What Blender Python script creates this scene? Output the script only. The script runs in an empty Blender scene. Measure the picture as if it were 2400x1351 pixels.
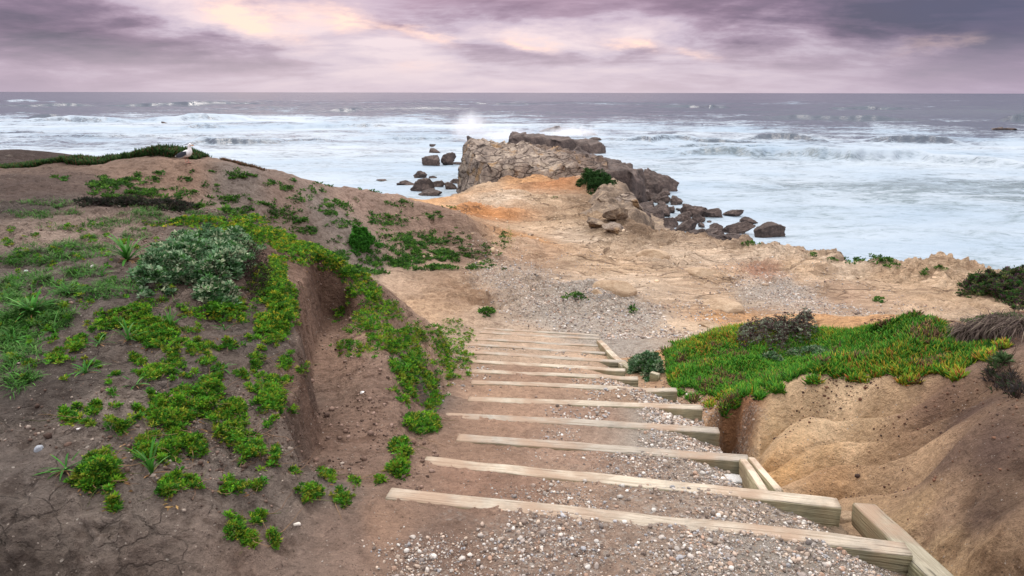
import bpy, math, random
import numpy as np
from math import radians, sin, cos, tan, pi
random.seed(7); RNG = np.random.default_rng(7)
sc = bpy.context.scene
COL = sc.collection
F = 1600.0; P0 = radians(15.98)
SEA = -9.0            # heights are measured from the photographer's eye

# ------------------------------------------------------------------ helpers
def tag(o, label=None, cat=None, group=None, kind=None):
    if label: o['label'] = label
    if cat: o['category'] = cat
    if group: o['group'] = group
    if kind or cat: o['kind'] = kind or 'thing'
    return o

def empty(name, loc):
    o = bpy.data.objects.new(name, None); COL.objects.link(o)
    o.location = loc; o.empty_display_size = .1
    return o

def build(name, V, Fc, mat, col=None, smooth=False, parent=None, attrs=None, loc=None):
    V = np.asarray(V, dtype=np.float32); 
    me = bpy.data.meshes.new(name)
    me.vertices.add(len(V)); 
    if loc is not None: V = V - np.asarray(loc, dtype=np.float32)
    me.vertices.foreach_set('co', V.ravel())
    groups = Fc if isinstance(Fc, list) else [Fc]
    groups = [np.asarray(g, dtype=np.int32) for g in groups if len(g)]
    nl = sum(g.size for g in groups); npoly = sum(len(g) for g in groups)
    me.loops.add(nl); me.polygons.add(npoly)
    me.loops.foreach_set('vertex_index', np.concatenate([g.ravel() for g in groups]))
    st = []; base = 0
    for g in groups:
        k = g.shape[1]; st.append(base + np.arange(len(g)) * k); base += g.size
    me.polygons.foreach_set('loop_start', np.concatenate(st).astype(np.int32))
    if smooth: me.polygons.foreach_set('use_smooth', np.ones(npoly, dtype=bool))
    me.update(calc_edges=True)
    if col is not None:
        c = np.ones((len(V), 4), dtype=np.float32); c[:, :3] = col
        a = me.color_attributes.new('Col', 'FLOAT_COLOR', 'POINT'); a.data.foreach_set('color', c.ravel())
    for k, v in (attrs or {}).items():
        a = me.attributes.new(k, 'FLOAT', 'POINT'); a.data.foreach_set('value', np.asarray(v, dtype=np.float32))
    me.validate()
    o = bpy.data.objects.new(name, me); COL.objects.link(o)
    me.materials.append(mat)
    if loc is not None and parent is None: o.location = [float(q) for q in loc]
    if parent is not None: o.parent = parent
    return o

TAB = RNG.random(1024*1024).astype(np.float32)
def _h(ix, iy, iz, seed):
    return TAB[((iy+(seed*131+37*iz)) & 1023)*1024 + ((ix+(seed*71+211*iz)) & 1023)]
def vn(x, y, seed=0):
    x = np.asarray(x, float); y = np.asarray(y, float)
    xi = np.floor(x); yi = np.floor(y); fx = x - xi; fy = y - yi
    fx = fx*fx*fx*(fx*(fx*6-15)+10); fy = fy*fy*fy*(fy*(fy*6-15)+10)
    xi = xi.astype(np.int32); yi = yi.astype(np.int32); z = 0
    a = _h(xi, yi, z, seed); b = _h(xi+1, yi, z, seed); c = _h(xi, yi+1, z, seed); d = _h(xi+1, yi+1, z, seed)
    return ((a*(1-fx)+b*fx)*(1-fy) + (c*(1-fx)+d*fx)*fy)*2-1
def fbm(x, y, o=4, seed=0, g=.5):
    s = 0; a = 1; t = 0
    for i in range(o):
        s = s + a*vn(x, y, seed+i*17); t += a; a *= g; x, y = x*1.62-y*1.18+3.1, x*1.18+y*1.62-1.7
    return s/t
def ridged(x, y, o=4, seed=0, g=.5):
    s = 0; a = 1; t = 0
    for i in range(o):
        s = s + a*(1-np.abs(vn(x, y, seed+i*17))*2); t += a; a *= g; x, y = x*1.62-y*1.18+3.1, x*1.18+y*1.62-1.7
    return s/t
def vn3(p, seed=0):
    pi_ = np.floor(p); f = p-pi_; f = f*f*(3-2*f); i = pi_.astype(np.int64)
    r = 0
    for dx in (0, 1):
        for dy in (0, 1):
            for dz in (0, 1):
                w = (f[:,0] if dx else 1-f[:,0])*(f[:,1] if dy else 1-f[:,1])*(f[:,2] if dz else 1-f[:,2])
                r = r + w*_h(i[:,0]+dx, i[:,1]+dy, i[:,2]+dz, seed)
    return r*2-1
def worley(x, y, seed=0):
    xi = np.floor(x).astype(np.int64); yi = np.floor(y).astype(np.int64)
    f1 = np.full(x.shape, 9.); f2 = np.full(x.shape, 9.); idv = np.zeros(x.shape)
    for dx in (-1, 0, 1):
        for dy in (-1, 0, 1):
            cx = xi+dx; cy = yi+dy
            px_ = cx + _h(cx, cy, 0, seed)*.9; py_ = cy + _h(cx, cy, 0, seed+5)*.9
            d = np.hypot(px_-x, py_-y); nid = _h(cx, cy, 0, seed+9)
            near = d < f1
            f2 = np.where(near, f1, np.minimum(f2, d)); idv = np.where(near, nid, idv); f1 = np.where(near, d, f1)
    return f1, f2, idv
def sst(a, b, x):
    t = np.clip((x-a)/(b-a), 0, 1); return t*t*(3-2*t)

def ray(u, v):
    t = (v-675.5)/F; s = (u-1200.0)/F
    return s, cos(P0)-t*sin(P0), -sin(P0)-t*cos(P0)
def px(u, v, z):
    a, b, c = ray(u, v); k = z/c; return (a*k, b*k, z)
def pyd(u, v, y):
    a, b, c = ray(u, v); k = y/b; return (a*k, y, c*k)

def sdf(poly, X, Y):       # signed distance, negative inside
    poly = np.asarray(poly, float); n = len(poly)
    d = np.full(X.shape, 1e9); s = np.ones(X.shape)
    for i in range(n):
        a = poly[i]; b = poly[(i-1) % n]; e = b-a
        wx = X-a[0]; wy = Y-a[1]
        t = np.clip((wx*e[0]+wy*e[1])/(e@e), 0, 1)
        d = np.minimum(d, (wx-e[0]*t)**2+(wy-e[1]*t)**2)
        c1 = Y >= a[1]; c2 = Y < b[1]; c3 = e[0]*wy > e[1]*wx
        s = np.where((c1 & c2 & c3) | (~c1 & ~c2 & ~c3), -s, s)
    return s*np.sqrt(d)

# ------------------------------------------------------------------ timbers of the stairway (ends of each top's far edge)
TB = [((919,1144),(2120,1262)),((1002,1065),(1962,1163)),((1077,1015),(1752,1062)),((1048,962),(1683,1000)),
      ((1100,928),(1643,948)),((1107,889),(1585,908)),((1107,865),(1495,879)),((1103,842),(1466,862)),
      ((1103,822),(1468,843)),((1089,803),(1420,824)),((1117,792),(1418,808)),((1126,777),(1406,791)),((1135,768),(1405,783))]
TIM = []
for (a, b) in TB:
    um = (a[0]+b[0])/2; vm = (a[1]+b[1])/2
    dx, dy, dz = ray(um, vm); k = -dz/dy; y = 1.116/(k-.2627); z = -k*y
    A = px(a[0], a[1], z); B = px(b[0], b[1], z)
    TIM.append((np.array(A), np.array(B), z))

# ------------------------------------------------------------------ ground control points
CP = []
def c(*pts):
    for q in pts: CP.append(px(*q))
def cy(*pts):
    for q in pts: CP.append(pyd(*q))
def cw(*pts):
    for q in pts: CP.append(q)
# foreground left hump and banks
c((1200,1351,-1.70),(900,1300,-1.69),(1700,1351,-1.73),(960,1200,-1.76),(820,1240,-1.72),
  (0,1351,-1.5),(300,1351,-1.58),(600,1351,-1.66),(0,1100,-1.42),(300,1100,-1.45),(600,1150,-1.64),(0,900,-1.38),(300,900,-1.40),
  (550,950,-1.5),(0,700,-1.33),(300,650,-1.25),(500,600,-1.18),(640,680,-1.38),(690,780,-1.53),(680,950,-1.58),(650,1080,-1.64),
  (0,490,-1.35),(300,482,-1.37),(560,512,-1.42),(200,560,-1.31),(400,540,-1.28),(690,570,-1.55),(750,600,-1.62),(800,625,-1.75),
  (860,652,-2.0),(930,705,-2.3),(1000,765,-2.65),(1070,815,-2.95),(870,750,-2.08),(930,850,-2.15),(960,950,-2.1),(950,1050,-2.0),
  (920,1130,-1.86),(985,820,-2.35),(800,1200,-1.73),(-300,900,-1.3),(-300,600,-1.25),(-300,1351,-1.4))
cw((0,0,-1.66),(-3,0,-1.35),(0,-5,-1.5),(-6,-6,-1.2),(6,-6,-1.0),(3,0,-.9),(-8,2,-1.1),(8,0,-.8),(0,-20,-1.0),(-20,-10,-1.0),(20,-10,-.8),
   (-15,6,-1.2),(16,4,-2.0),(0,1.2,-1.68),(-1.2,1.2,-1.5),(1.3,1.2,-1.6))
# valley behind the hump
cw((-1.3,9,-3.45),(-.9,10.5,-3.95),(-2.6,9.6,-3.0),(-2.0,12,-4.1),(-3.6,12,-3.4),(-5.2,11.0,-2.5),(-4.2,9.3,-2.4),(-8,10,-1.85),(-12,10,-1.7))
# far mound with the gull
cy((435,383,16.0),(180,396,15.5),(0,412,15),(600,397,17.5),(750,418,19),(900,458,20.5),(1000,490,21),(1100,525,21.5),(300,388,15.8),
   (520,388,16.6),(-200,430,15))
c((100,450,-1.72),(300,440,-1.9),(500,480,-2.4),(700,520,-2.9),(850,575,-3.6),(600,430,-2.05),(1150,562,-4.45),(1200,590,-4.8),
  (900,625,-4.15),(1020,625,-4.3),(1130,640,-4.6),(960,560,-3.9),(800,470,-2.85),(700,570,-3.3),(880,510,-3.35),(1000,550,-4.05))
cy((100,356,25),(0,356,25),(-150,365,25),(190,395,24))
# landing and sandstone shelf
c((1150,760,-4.30),(1300,740,-4.42),(1450,790,-4.28),(1300,700,-4.65),(1300,650,-4.9),(1300,600,-5.15),(1300,540,-5.5),(1200,500,-5.6),(1150,450,-5.75),
  (1300,440,-5.75),(1500,740,-4.45),(1500,650,-4.95),(1500,600,-5.2),(1500,560,-5.5),(1700,600,-5.3),(1700,650,-5.0),(1700,705,-4.68),
  (1900,640,-5.1),(1900,700,-4.75),(2100,650,-5.1),(2100,720,-4.65),(2300,700,-4.85),(2390,735,-4.6),(2600,700,-4.7),(1250,550,-5.4),
  (950,660,-4.2),(1050,700,-4.3),(1060,745,-4.12),(900,660,-4.1),(1600,760,-4.3),(1560,810,-4.1))
cy((1380,418,49),(1230,422,50),(940,434,37),(1000,468,35),(1100,500,31.5),(1450,470,38.5),(1400,430,44),(1180,436,45),(1080,446,48),(1040,455,40))
cw((0,57,-6.9),(0,62,-7.2),(4,57,-6.8),(8,58,-7.2),(0,75,-7.5),(10,75,-8))
# right side: orange rills, dark soil slope, ice plant hump, trench
c((1020,860,-2.88),(1015,930,-2.68),(985,845,-2.28),(985,905,-2.23),(1050,850,-2.97),(1040,905,-2.75))
c((2400,1200,-1.3),(2400,1351,-1.35),(2250,1351,-1.84),(2330,1351,-1.66),(2300,1250,-1.62),(2200,900,-1.9),(2400,850,-1.6),(2400,765,-1.6),(2300,765,-1.7),(2600,760,-1.5),
  (1700,940,-2.85),(1600,905,-3.0),(1565,850,-3.2),(1640,800,-3.35),(1760,768,-3.15),(1950,750,-2.75),(2180,752,-2.35),(2100,880,-1.98),
  (1900,890,-2.22),(2270,850,-1.95),(1850,830,-2.8),(2050,820,-2.5),(1850,960,-2.48),(1810,1050,-2.58),(2000,1000,-2.25),(2000,1130,-2.25),(1950,930,-2.3),(1900,1040,-2.42),
  (2200,1150,-1.85),(2200,1290,-1.90),(2100,1200,-2.1),(1880,1100,-2.43),(2100,1050,-2.08),(2300,1000,-1.58),
  (1800,1110,-2.55),(1880,1172,-2.4),(2000,1240,-2.28),(2140,1340,-2.05),(1720,1060,-2.55),(1650,990,-2.75),(1610,945,-2.95))
cw((3.2,9.3,-3.9),(2.0,10.3,-4.1),(4.6,8.6,-3.6),(6.5,9.0,-3.9),(6,13,-4.5),(9,9,-3.4),(4,6.9,-2.3),(2.2,12,-4.35),(12,12,-4.2))
CP = np.array(CP)
def lp(x, y):
    return np.arctan2(x, y)*1.0, np.log(np.hypot(x, y)+.35)
class RBF:
    def __init__(s, pts, eps=.03):
        s.a, s.b = lp(pts[:,0], pts[:,1]); s.e = eps
        n = len(pts); R = np.sqrt((s.a[:,None]-s.a)**2+(s.b[:,None]-s.b)**2+eps**2)
        Pm = np.stack([np.ones(n), pts[:,0]*.1, pts[:,1]*.1], 1)
        M = np.block([[R-np.eye(n)*.004, Pm],[Pm.T, np.zeros((3,3))]])
        s.w = np.linalg.solve(M, np.concatenate([pts[:,2], np.zeros(3)])); s.n = n
    def __call__(s, x, y):
        sh = np.shape(x); x = np.ravel(x); y = np.ravel(y); out = np.empty(len(x))
        for i in range(0, len(x), 60000):
            xx = x[i:i+60000]; yy = y[i:i+60000]; a, b = lp(xx, yy)
            R = (a[:,None].astype(np.float32)-s.a.astype(np.float32))**2; R += (b[:,None].astype(np.float32)-s.b.astype(np.float32))**2; R += np.float32(s.e**2); np.sqrt(R, out=R)
            out[i:i+60000] = R.astype(np.float64)@s.w[:s.n] + s.w[s.n]+xx*.1*s.w[s.n+1]+yy*.1*s.w[s.n+2]
        return out.reshape(sh)
BASE = RBF(CP)
GULLY = [px(*q)[:2] for q in ((700,1165,-1.75),(690,1120,-1.70),(660,1060,-1.66),(690,940,-1.6),(705,860,-1.57),(698,780,-1.53),(688,700,-1.48),
        (705,640,-1.52),(750,604,-1.6),(800,630,-1.72),(832,672,-1.88),(800,750,-2.05),(830,830,-2.05),(870,900,-2.0),(880,1000,-1.95),
        (880,1100,-1.84),(850,1190,-1.78),(760,1200,-1.75))]
WALL = [px(*q)[:2] for q in ((690,1120,-1.70),(660,1060,-1.66),(686,940,-1.6),(700,860,-1.57),(696,780,-1.53),(690,700,-1.48),(712,640,-1.52),(735,604,-1.6))]
WALLY = np.array([q[1] for q in WALL]); WALLX = np.array([q[0] for q in WALL])
COAST = [(-60,-20),(-60,22),(-30,29),(-17,29),(-11.5,27),(-9.5,20.5),(-7.6,18.6),(-6.5,20.0),(-5.4,21.8),(-4.2,24),(-4.6,28),(-5.6,33),(-6.0,40),(-5.0,43.5),
         (-3.2,46.5),(-1.6,50),(0,54),(-.5,62),(-1,74),(5,77),(7,67),(7.4,60),(7.4,52),(7.0,46),(7.2,39),(5.9,33),(6.2,30),(7.6,28.3),(9.6,26),
         (10.9,23.4),(11.4,21.3),(13.3,19.2),(16,18),(25,15),(60,5),(60,-20)]
CL = [tuple((t[0]-np.array([.17,.0,0]))[:2]) for t in TIM]; CR = [tuple(t[1][:2]) for t in TIM]
CORR = [(CL[0][0]-.1, .3)] + CL + [(CL[-1][0], CL[-1][1]+.12), (CR[-1][0], CR[-1][1]+.12)] + CR[::-1] + [(CR[0][0]+.35, .3)]

def stair_z(X, Y):
    z = np.full(X.shape, TIM[0][2]-.012); 
    y0 = TIM[0][0][1]+(X-TIM[0][0][0])*(TIM[0][1][1]-TIM[0][0][1])/(TIM[0][1][0]-TIM[0][0][0])
    z = z+np.clip(y0-Y, 0, 3)*.055
    prev = None
    for n, (A, B, zt) in enumerate(TIM):
        yn = A[1]+(X-A[0])*(B[1]-A[1])/(B[0]-A[0])-.05
        nz = TIM[n+1][2]-.014 if n+1 < len(TIM) else zt-.12
        if n+1 < len(TIM):
            A2, B2, z2 = TIM[n+1]; y2 = A2[1]+(X-A2[0])*(B2[1]-A2[1])/(B2[0]-A2[0])-.05
            fr = np.clip((y2-Y)/np.maximum(y2-yn, .1), 0, 1)
            nz = nz + fr*.05
        z = np.where(Y > yn, nz, z)
    return z

def corr_edges(X, Y):
    ys = np.array([t[0][1] for t in TIM]); xl = np.array([t[0][0] for t in TIM])
    yr = np.array([t[1][1] for t in TIM]); xr = np.array([t[1][0] for t in TIM])
    return X-np.interp(Y, ys, xl), np.interp(Y, yr, xr)-X     # distance inside the left and the right edge

def proj(u, v):
    a_, b_, c_ = ray(u, v); ys = np.linspace(1.5, 12, 400); zz = BASE(a_/b_*ys, ys); k = np.argmax(zz >= c_/b_*ys)
    return (a_/b_*ys[k], ys[k])
GROOVES = [[proj(*q) for q in l] for l in (((1755,1062),(1800,1008),(1850,968),(1930,945),(2030,940),(2130,925)),((1775,1092),(1840,1058),(1910,1022),(2000,1000),(2110,990),(2240,950)),
    ((1820,1128),(1880,1098),(1960,1068),(2060,1048),(2170,1025)),((1900,1170),(1980,1135),(2080,1110),(2180,1080)))]
def polydist(l, X, Y):
    d = np.full(X.shape, 1e9)
    for (ax, ay), (bx, by) in zip(l[:-1], l[1:]):
        ex, ey = bx-ax, by-ay; t = np.clip(((X-ax)*ex+(Y-ay)*ey)/(ex*ex+ey*ey), 0, 1); d = np.minimum(d, np.hypot(X-ax-ex*t, Y-ay-ey*t))
    return d
HOLE = [px(*q)[:2] for q in ((1650,965,-2.5),(1700,1060,-2.45),(1752,1064,-2.45),(1792,1020,-2.45),(1780,950,-2.5),(1740,925,-2.6),(1690,935,-2.65))]
def height(X, Y, detail=True):
    r = np.hypot(X, Y); th = np.arctan2(X, Y)
    Xw = X + fbm(X*1.3, Y*1.3, 3, 5)*.05*np.clip(r/6, .5, 6); Yw = Y + fbm(X*1.3, Y*1.3, 3, 25)*.05*np.clip(r/6, .5, 6)
    z = BASE(X, Y)
    # ---- soft lumps
    left = sst(.5, -1.0, X+ .02*Y)*sst(9.5, 8, Y)
    shelf = sst(12, 15, Y)*sst(-4.5, -1, X-(Y-20)*-.05)
    moundA = sst(10.5, 12.5, Y)*sst(.8, -.8, X+(19-Y)*0)*sst(27, 23, Y)
    right = sst(1.4, 2.4, X)*sst(9.5, 8.5, Y)
    far = sst(26, 34, Y)
    if detail:
        z = z + left*(fbm(X*2.2, Y*2.2, 5, 11)*.08 + ridged(X*5, Y*5, 5, 31, .6)*.022)
        z = z + moundA*(fbm(X*.9, Y*.9, 5, 41)*.16 + ridged(X*2.6, Y*2.6, 3, 43)*.04)
        # sandstone shelf: tilted strata broken into steps
        sx = X*.82+Y*.57; sy = -X*.57+Y*.82
        ww = fbm(X*.25, Y*.25, 3, 51)
        rk = sst(-.4, .25, fbm(X*.16+4, Y*.16, 3, 61)+.12*sst(2, 6, X))*shelf
        rg = ridged(sx*.35+ww*2, sy*1.5+ww*2, 5, 71)
        z = z + shelf*(fbm(X*.33, Y*.33, 4, 81)*.16)*(1+.3*far) + rk*(np.maximum(rg, -.2)*.27+ridged(sx*1.3+3, sy*4.5, 3, 77)*.075)*(1-.3*far)-far*.3+shelf*ridged(X*.9, Y*1.6, 4, 79)*.05
        tt_ = sy*.85+sx*.12+ww*2.6+.35*fbm(X*1.1, Y*1.1, 3, 63); fr_ = tt_-np.floor(tt_); fr_ = np.where(fr_ < .93, fr_/.93, (1-fr_)/.07)
        tb_ = sy*2.3-sx*.3+ww*4+.3*fbm(X*2.1, Y*2.1, 3, 65); fb_ = tb_-np.floor(tb_); fb_ = np.where(fb_ < .9, fb_/.9, (1-fb_)/.1)
        z = z + shelf*sst(-.2, .25, fbm(X*.3+7, Y*.3, 3, 67))*((fr_-.5)*.20+(fb_-.5)*.07)*(1-.3*far)
        z = z + rk*np.floor((fbm(X*.5, Y*.5, 2, 91)+.5)*5)*.09
        z = z + right*fbm(X*1.6, Y*1.6, 5, 101, .6)*.06
        # orange rills run down towards the hole
        oc = px(1745, 1050, -2.5); ax = X-oc[0]; ay = Y-oc[1]; ang = np.arctan2(ax, ay); rr = np.hypot(ax, ay)
        org = right*sst(.15, .5, rr)*sst(2.6, 1.6, rr)*sst(.35, .75, ang)*sst(2.7, 2.2, ang)
        ph = ang*6.3+ .45*fbm(X*2, Y*2, 2, 7)+rr*.5
        fold = np.abs(np.sin(ph))**.45
        gd = np.full(X.shape, 9.)
        for l in GROOVES: gd = np.minimum(gd, polydist(l, X+fbm(X*4, Y*4, 3, 58)*.05, Y+fbm(X*4, Y*4, 3, 59)*.05))
        z = z + np.where(gd < 2, (1-np.exp(-gd/.11))*.26-.20, 0)*sst(1.35,1.8,X)*sst(9.5,8.5,Y)*sst(1.2, .5, gd)+right*sst(.2,.7,gd)*ridged(X*5, Y*5, 4, 111)*.02
    # ---- worn gully in the hump
    fl = (ridged(X*9, Y*3, 3, 119)*.012 if detail else 0)+np.interp(Y, [2.2,2.77,3.4,4.4,6.6,8], [-1.72,-1.82,-1.98,-2.09,-2.20,-2.3]) + (fbm(X*3, Y*3, 3, 55)*.03 if detail else 0)
    dw = X-np.interp(Y, WALLY, WALLX)+fbm(X*5, Y*5, 4, 57)*.06
    w1 = .22+.12*sst(4.5, 3.5, Y); m = sst(-.02, .09, dw)*sst(w1+.55, w1, dw)*sst(6.78, 6.62, Y+fbm(X*6, Y*6, 3, 59)*.08+.25*sst(.2,.5,dw))*sst(2.72, 3.1, Y)
    z = np.where(fl < z, z+(fl-z)*m, z)
    # ---- cracked clods
    if detail:
        cl = left*sst(.5, .0, fbm(X*1.1, Y*1.1, 2, 3)+.15)
        wx = fbm(X*6, Y*6, 3, 97)*.05; wy = fbm(X*6, Y*6, 3, 99)*.05
        f1, f2, _i = worley((X+wx)*9, (Y+wy)*9, 3); g1, g2, _j = worley((X+wy)*19, (Y+wx)*19, 13)
        ck = px(505, 1075, -1.6); near = np.exp(-((X-ck[0])**2+(Y-ck[1])**2)/.2**2)
        ck = px(430, 830, -1.4); near = np.maximum(near, .6*np.exp(-((X-ck[0])**2+(Y-ck[1])**2)/.4**2))
        brk = sst(-.1, .3, fbm(X*4, Y*4, 3, 95))
        z = z + ((sst(.02, .2, f2-f1)-1)*.026*brk+(sst(.02,.22,g2-g1)-1)*.009+(_i-.5)*.014)*np.clip(near*1.3-.05, 0, 1)*(1-m)
        lum = left*np.clip(sst(-.1,.5,fbm(X*1.7, Y*1.7, 3, 105)), 0, 1)*(1-m)
        h1_, h2_, hi_ = worley((X+wx*.8)*13, (Y+wy*.8)*13, 33)
        z = z + left*(1-m)*sst(0, .35, fbm(X*2.6, Y*2.6, 3, 115)+.12)*((.45-h1_)*.055*(.4+hi_)+ridged(X*20, Y*20, 2, 117)*.005)
        z = z + lum*(ridged(X*11, Y*11, 3, 107)*.016+np.maximum(0, fbm(X*17, Y*17, 2, 109)-.1)*.045)
        cr = sst(.35, .75, fbm(X*5, Y*5, 3, 93))
        z = z + left*cr*.03*(1-m)
    # ---- hole beside the timbers
    mh = sst(.03, -.22, sdf(HOLE, Xw, Yw)); z = z-mh*.95
    # ---- stair corridor
    sz = stair_z(X, Y)
    dl, dr = corr_edges(X, Y)
    if detail: sz = sz + fbm(X*4, Y*4, 4, 13)*.011 + ridged(X*14, Y*14, 3, 14)*.008*sst(12,6,Y) - .001 + sst(.02, -.14, dl)*.03
    sz = sz - sst(.42, .0, dr+fbm(X*3, Y*3, 2, 33)*.08)*.10*sst(9.5, 8, Y)
    sd = sdf(CORR, X, Y+0)
    onleft = dl < dr
    mk = np.where(onleft, sst(.22, -.02, sd+fbm(X*3,Y*3,3,9)*.06), sst(.07, -.01, sd))
    mk = mk*sst(.2, 1.2, Y)
    z = z+(sz-z)*mk
    # ---- coast
    sdc = sdf(COAST, X+fbm(X*.3, Y*.3, 4, 17)*1.0*sst(15, 30, r)+fbm(X*1.1,Y*1.1,3,27)*.25, Y+fbm(X*.3, Y*.3, 4, 19)*.8*sst(15,30,r))
    z = z-.34*sst(-3.2, 0, sdc)*sst(17, 20, Y)*sst(48, 40, Y)
    drop = sst(-.3, 3.2, sdc)
    z = z+(SEA-1.5-z)*drop
    if detail: z = z + sst(-1, .8, sdc)*sst(5, 2, sdc)*(ridged(X*.8, Y*.8, 4, 37)*.2)
    CLEAN = sst(.75, .3, gd)*sst(1.35,1.7,X) if detail else 0*z
    return z, dict(clean=np.clip(CLEAN*1.0+mk*.75, 0, 1), m=m, corr=mk, coast=sdc, left=left, shelf=shelf)

# ------------------------------------------------------------------ ground mesh: rings around the viewpoint
azd = np.radians(np.linspace(-44, 44, 1000))
azo = np.radians(np.concatenate([np.arange(45.5, 180, 3.0)]))
AZ = np.concatenate([-azo[::-1], azd, azo])
RR = np.concatenate([np.linspace(.05, 1.4, 14), np.geomspace(1.45, 9, 620), np.geomspace(9, 95, 470)[1:]])
TH, RG = np.meshgrid(AZ, RR)           # rings x columns
GX = RG*np.sin(TH); GY = RG*np.cos(TH)
GZ, INF = height(GX.ravel(), GY.ravel()); 
INF = {k: v.reshape(GX.shape) for k, v in INF.items()}
GZ = GZ.reshape(GX.shape)
SL = GZ/RG
SLmax = np.maximum.accumulate(SL, axis=0)
i0d = len(azo); nd = len(azd)
def cast(U, V):
    """first point of the ground along the rays through photo points"""
    U = np.atleast_1d(np.asarray(U, float)); V = np.atleast_1d(np.asarray(V, float))
    t = (V-675.5)/F; dx = (U-1200)/F; dy = cos(P0)-t*sin(P0); dz = -sin(P0)-t*cos(P0)
    az = np.arctan2(dx, dy); hl = np.hypot(dx, dy); s = dz/hl
    ci = np.clip(np.round((az-azd[0])/(azd[1]-azd[0])).astype(int), 0, nd-1)+i0d
    R = np.full(len(U), np.nan)
    for i in range(len(U)):
        j = np.searchsorted(SLmax[14:, ci[i]], s[i])
        if j < len(RR)-14: R[i] = RR[14+j]
    X = R*np.sin(az); Y = R*np.cos(az)
    return np.stack([X, Y, R*s], 1)
def gz(x, y):
    """height of the finished ground mesh"""
    x = np.atleast_1d(np.asarray(x, float)); y = np.atleast_1d(np.asarray(y, float))
    az = np.arctan2(x, y); r = np.hypot(x, y)
    ca = np.interp(az, AZ, np.arange(len(AZ))); rb = np.interp(r, RR, np.arange(len(RR)))
    c0 = np.clip(ca.astype(int), 0, len(AZ)-2); r0 = np.clip(rb.astype(int), 0, len(RR)-2); fc = ca-c0; fr = rb-r0
    return (GZ[r0, c0]*(1-fc)+GZ[r0, c0+1]*fc)*(1-fr)+(GZ[r0+1, c0]*(1-fc)+GZ[r0+1, c0+1]*fc)*fr

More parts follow.
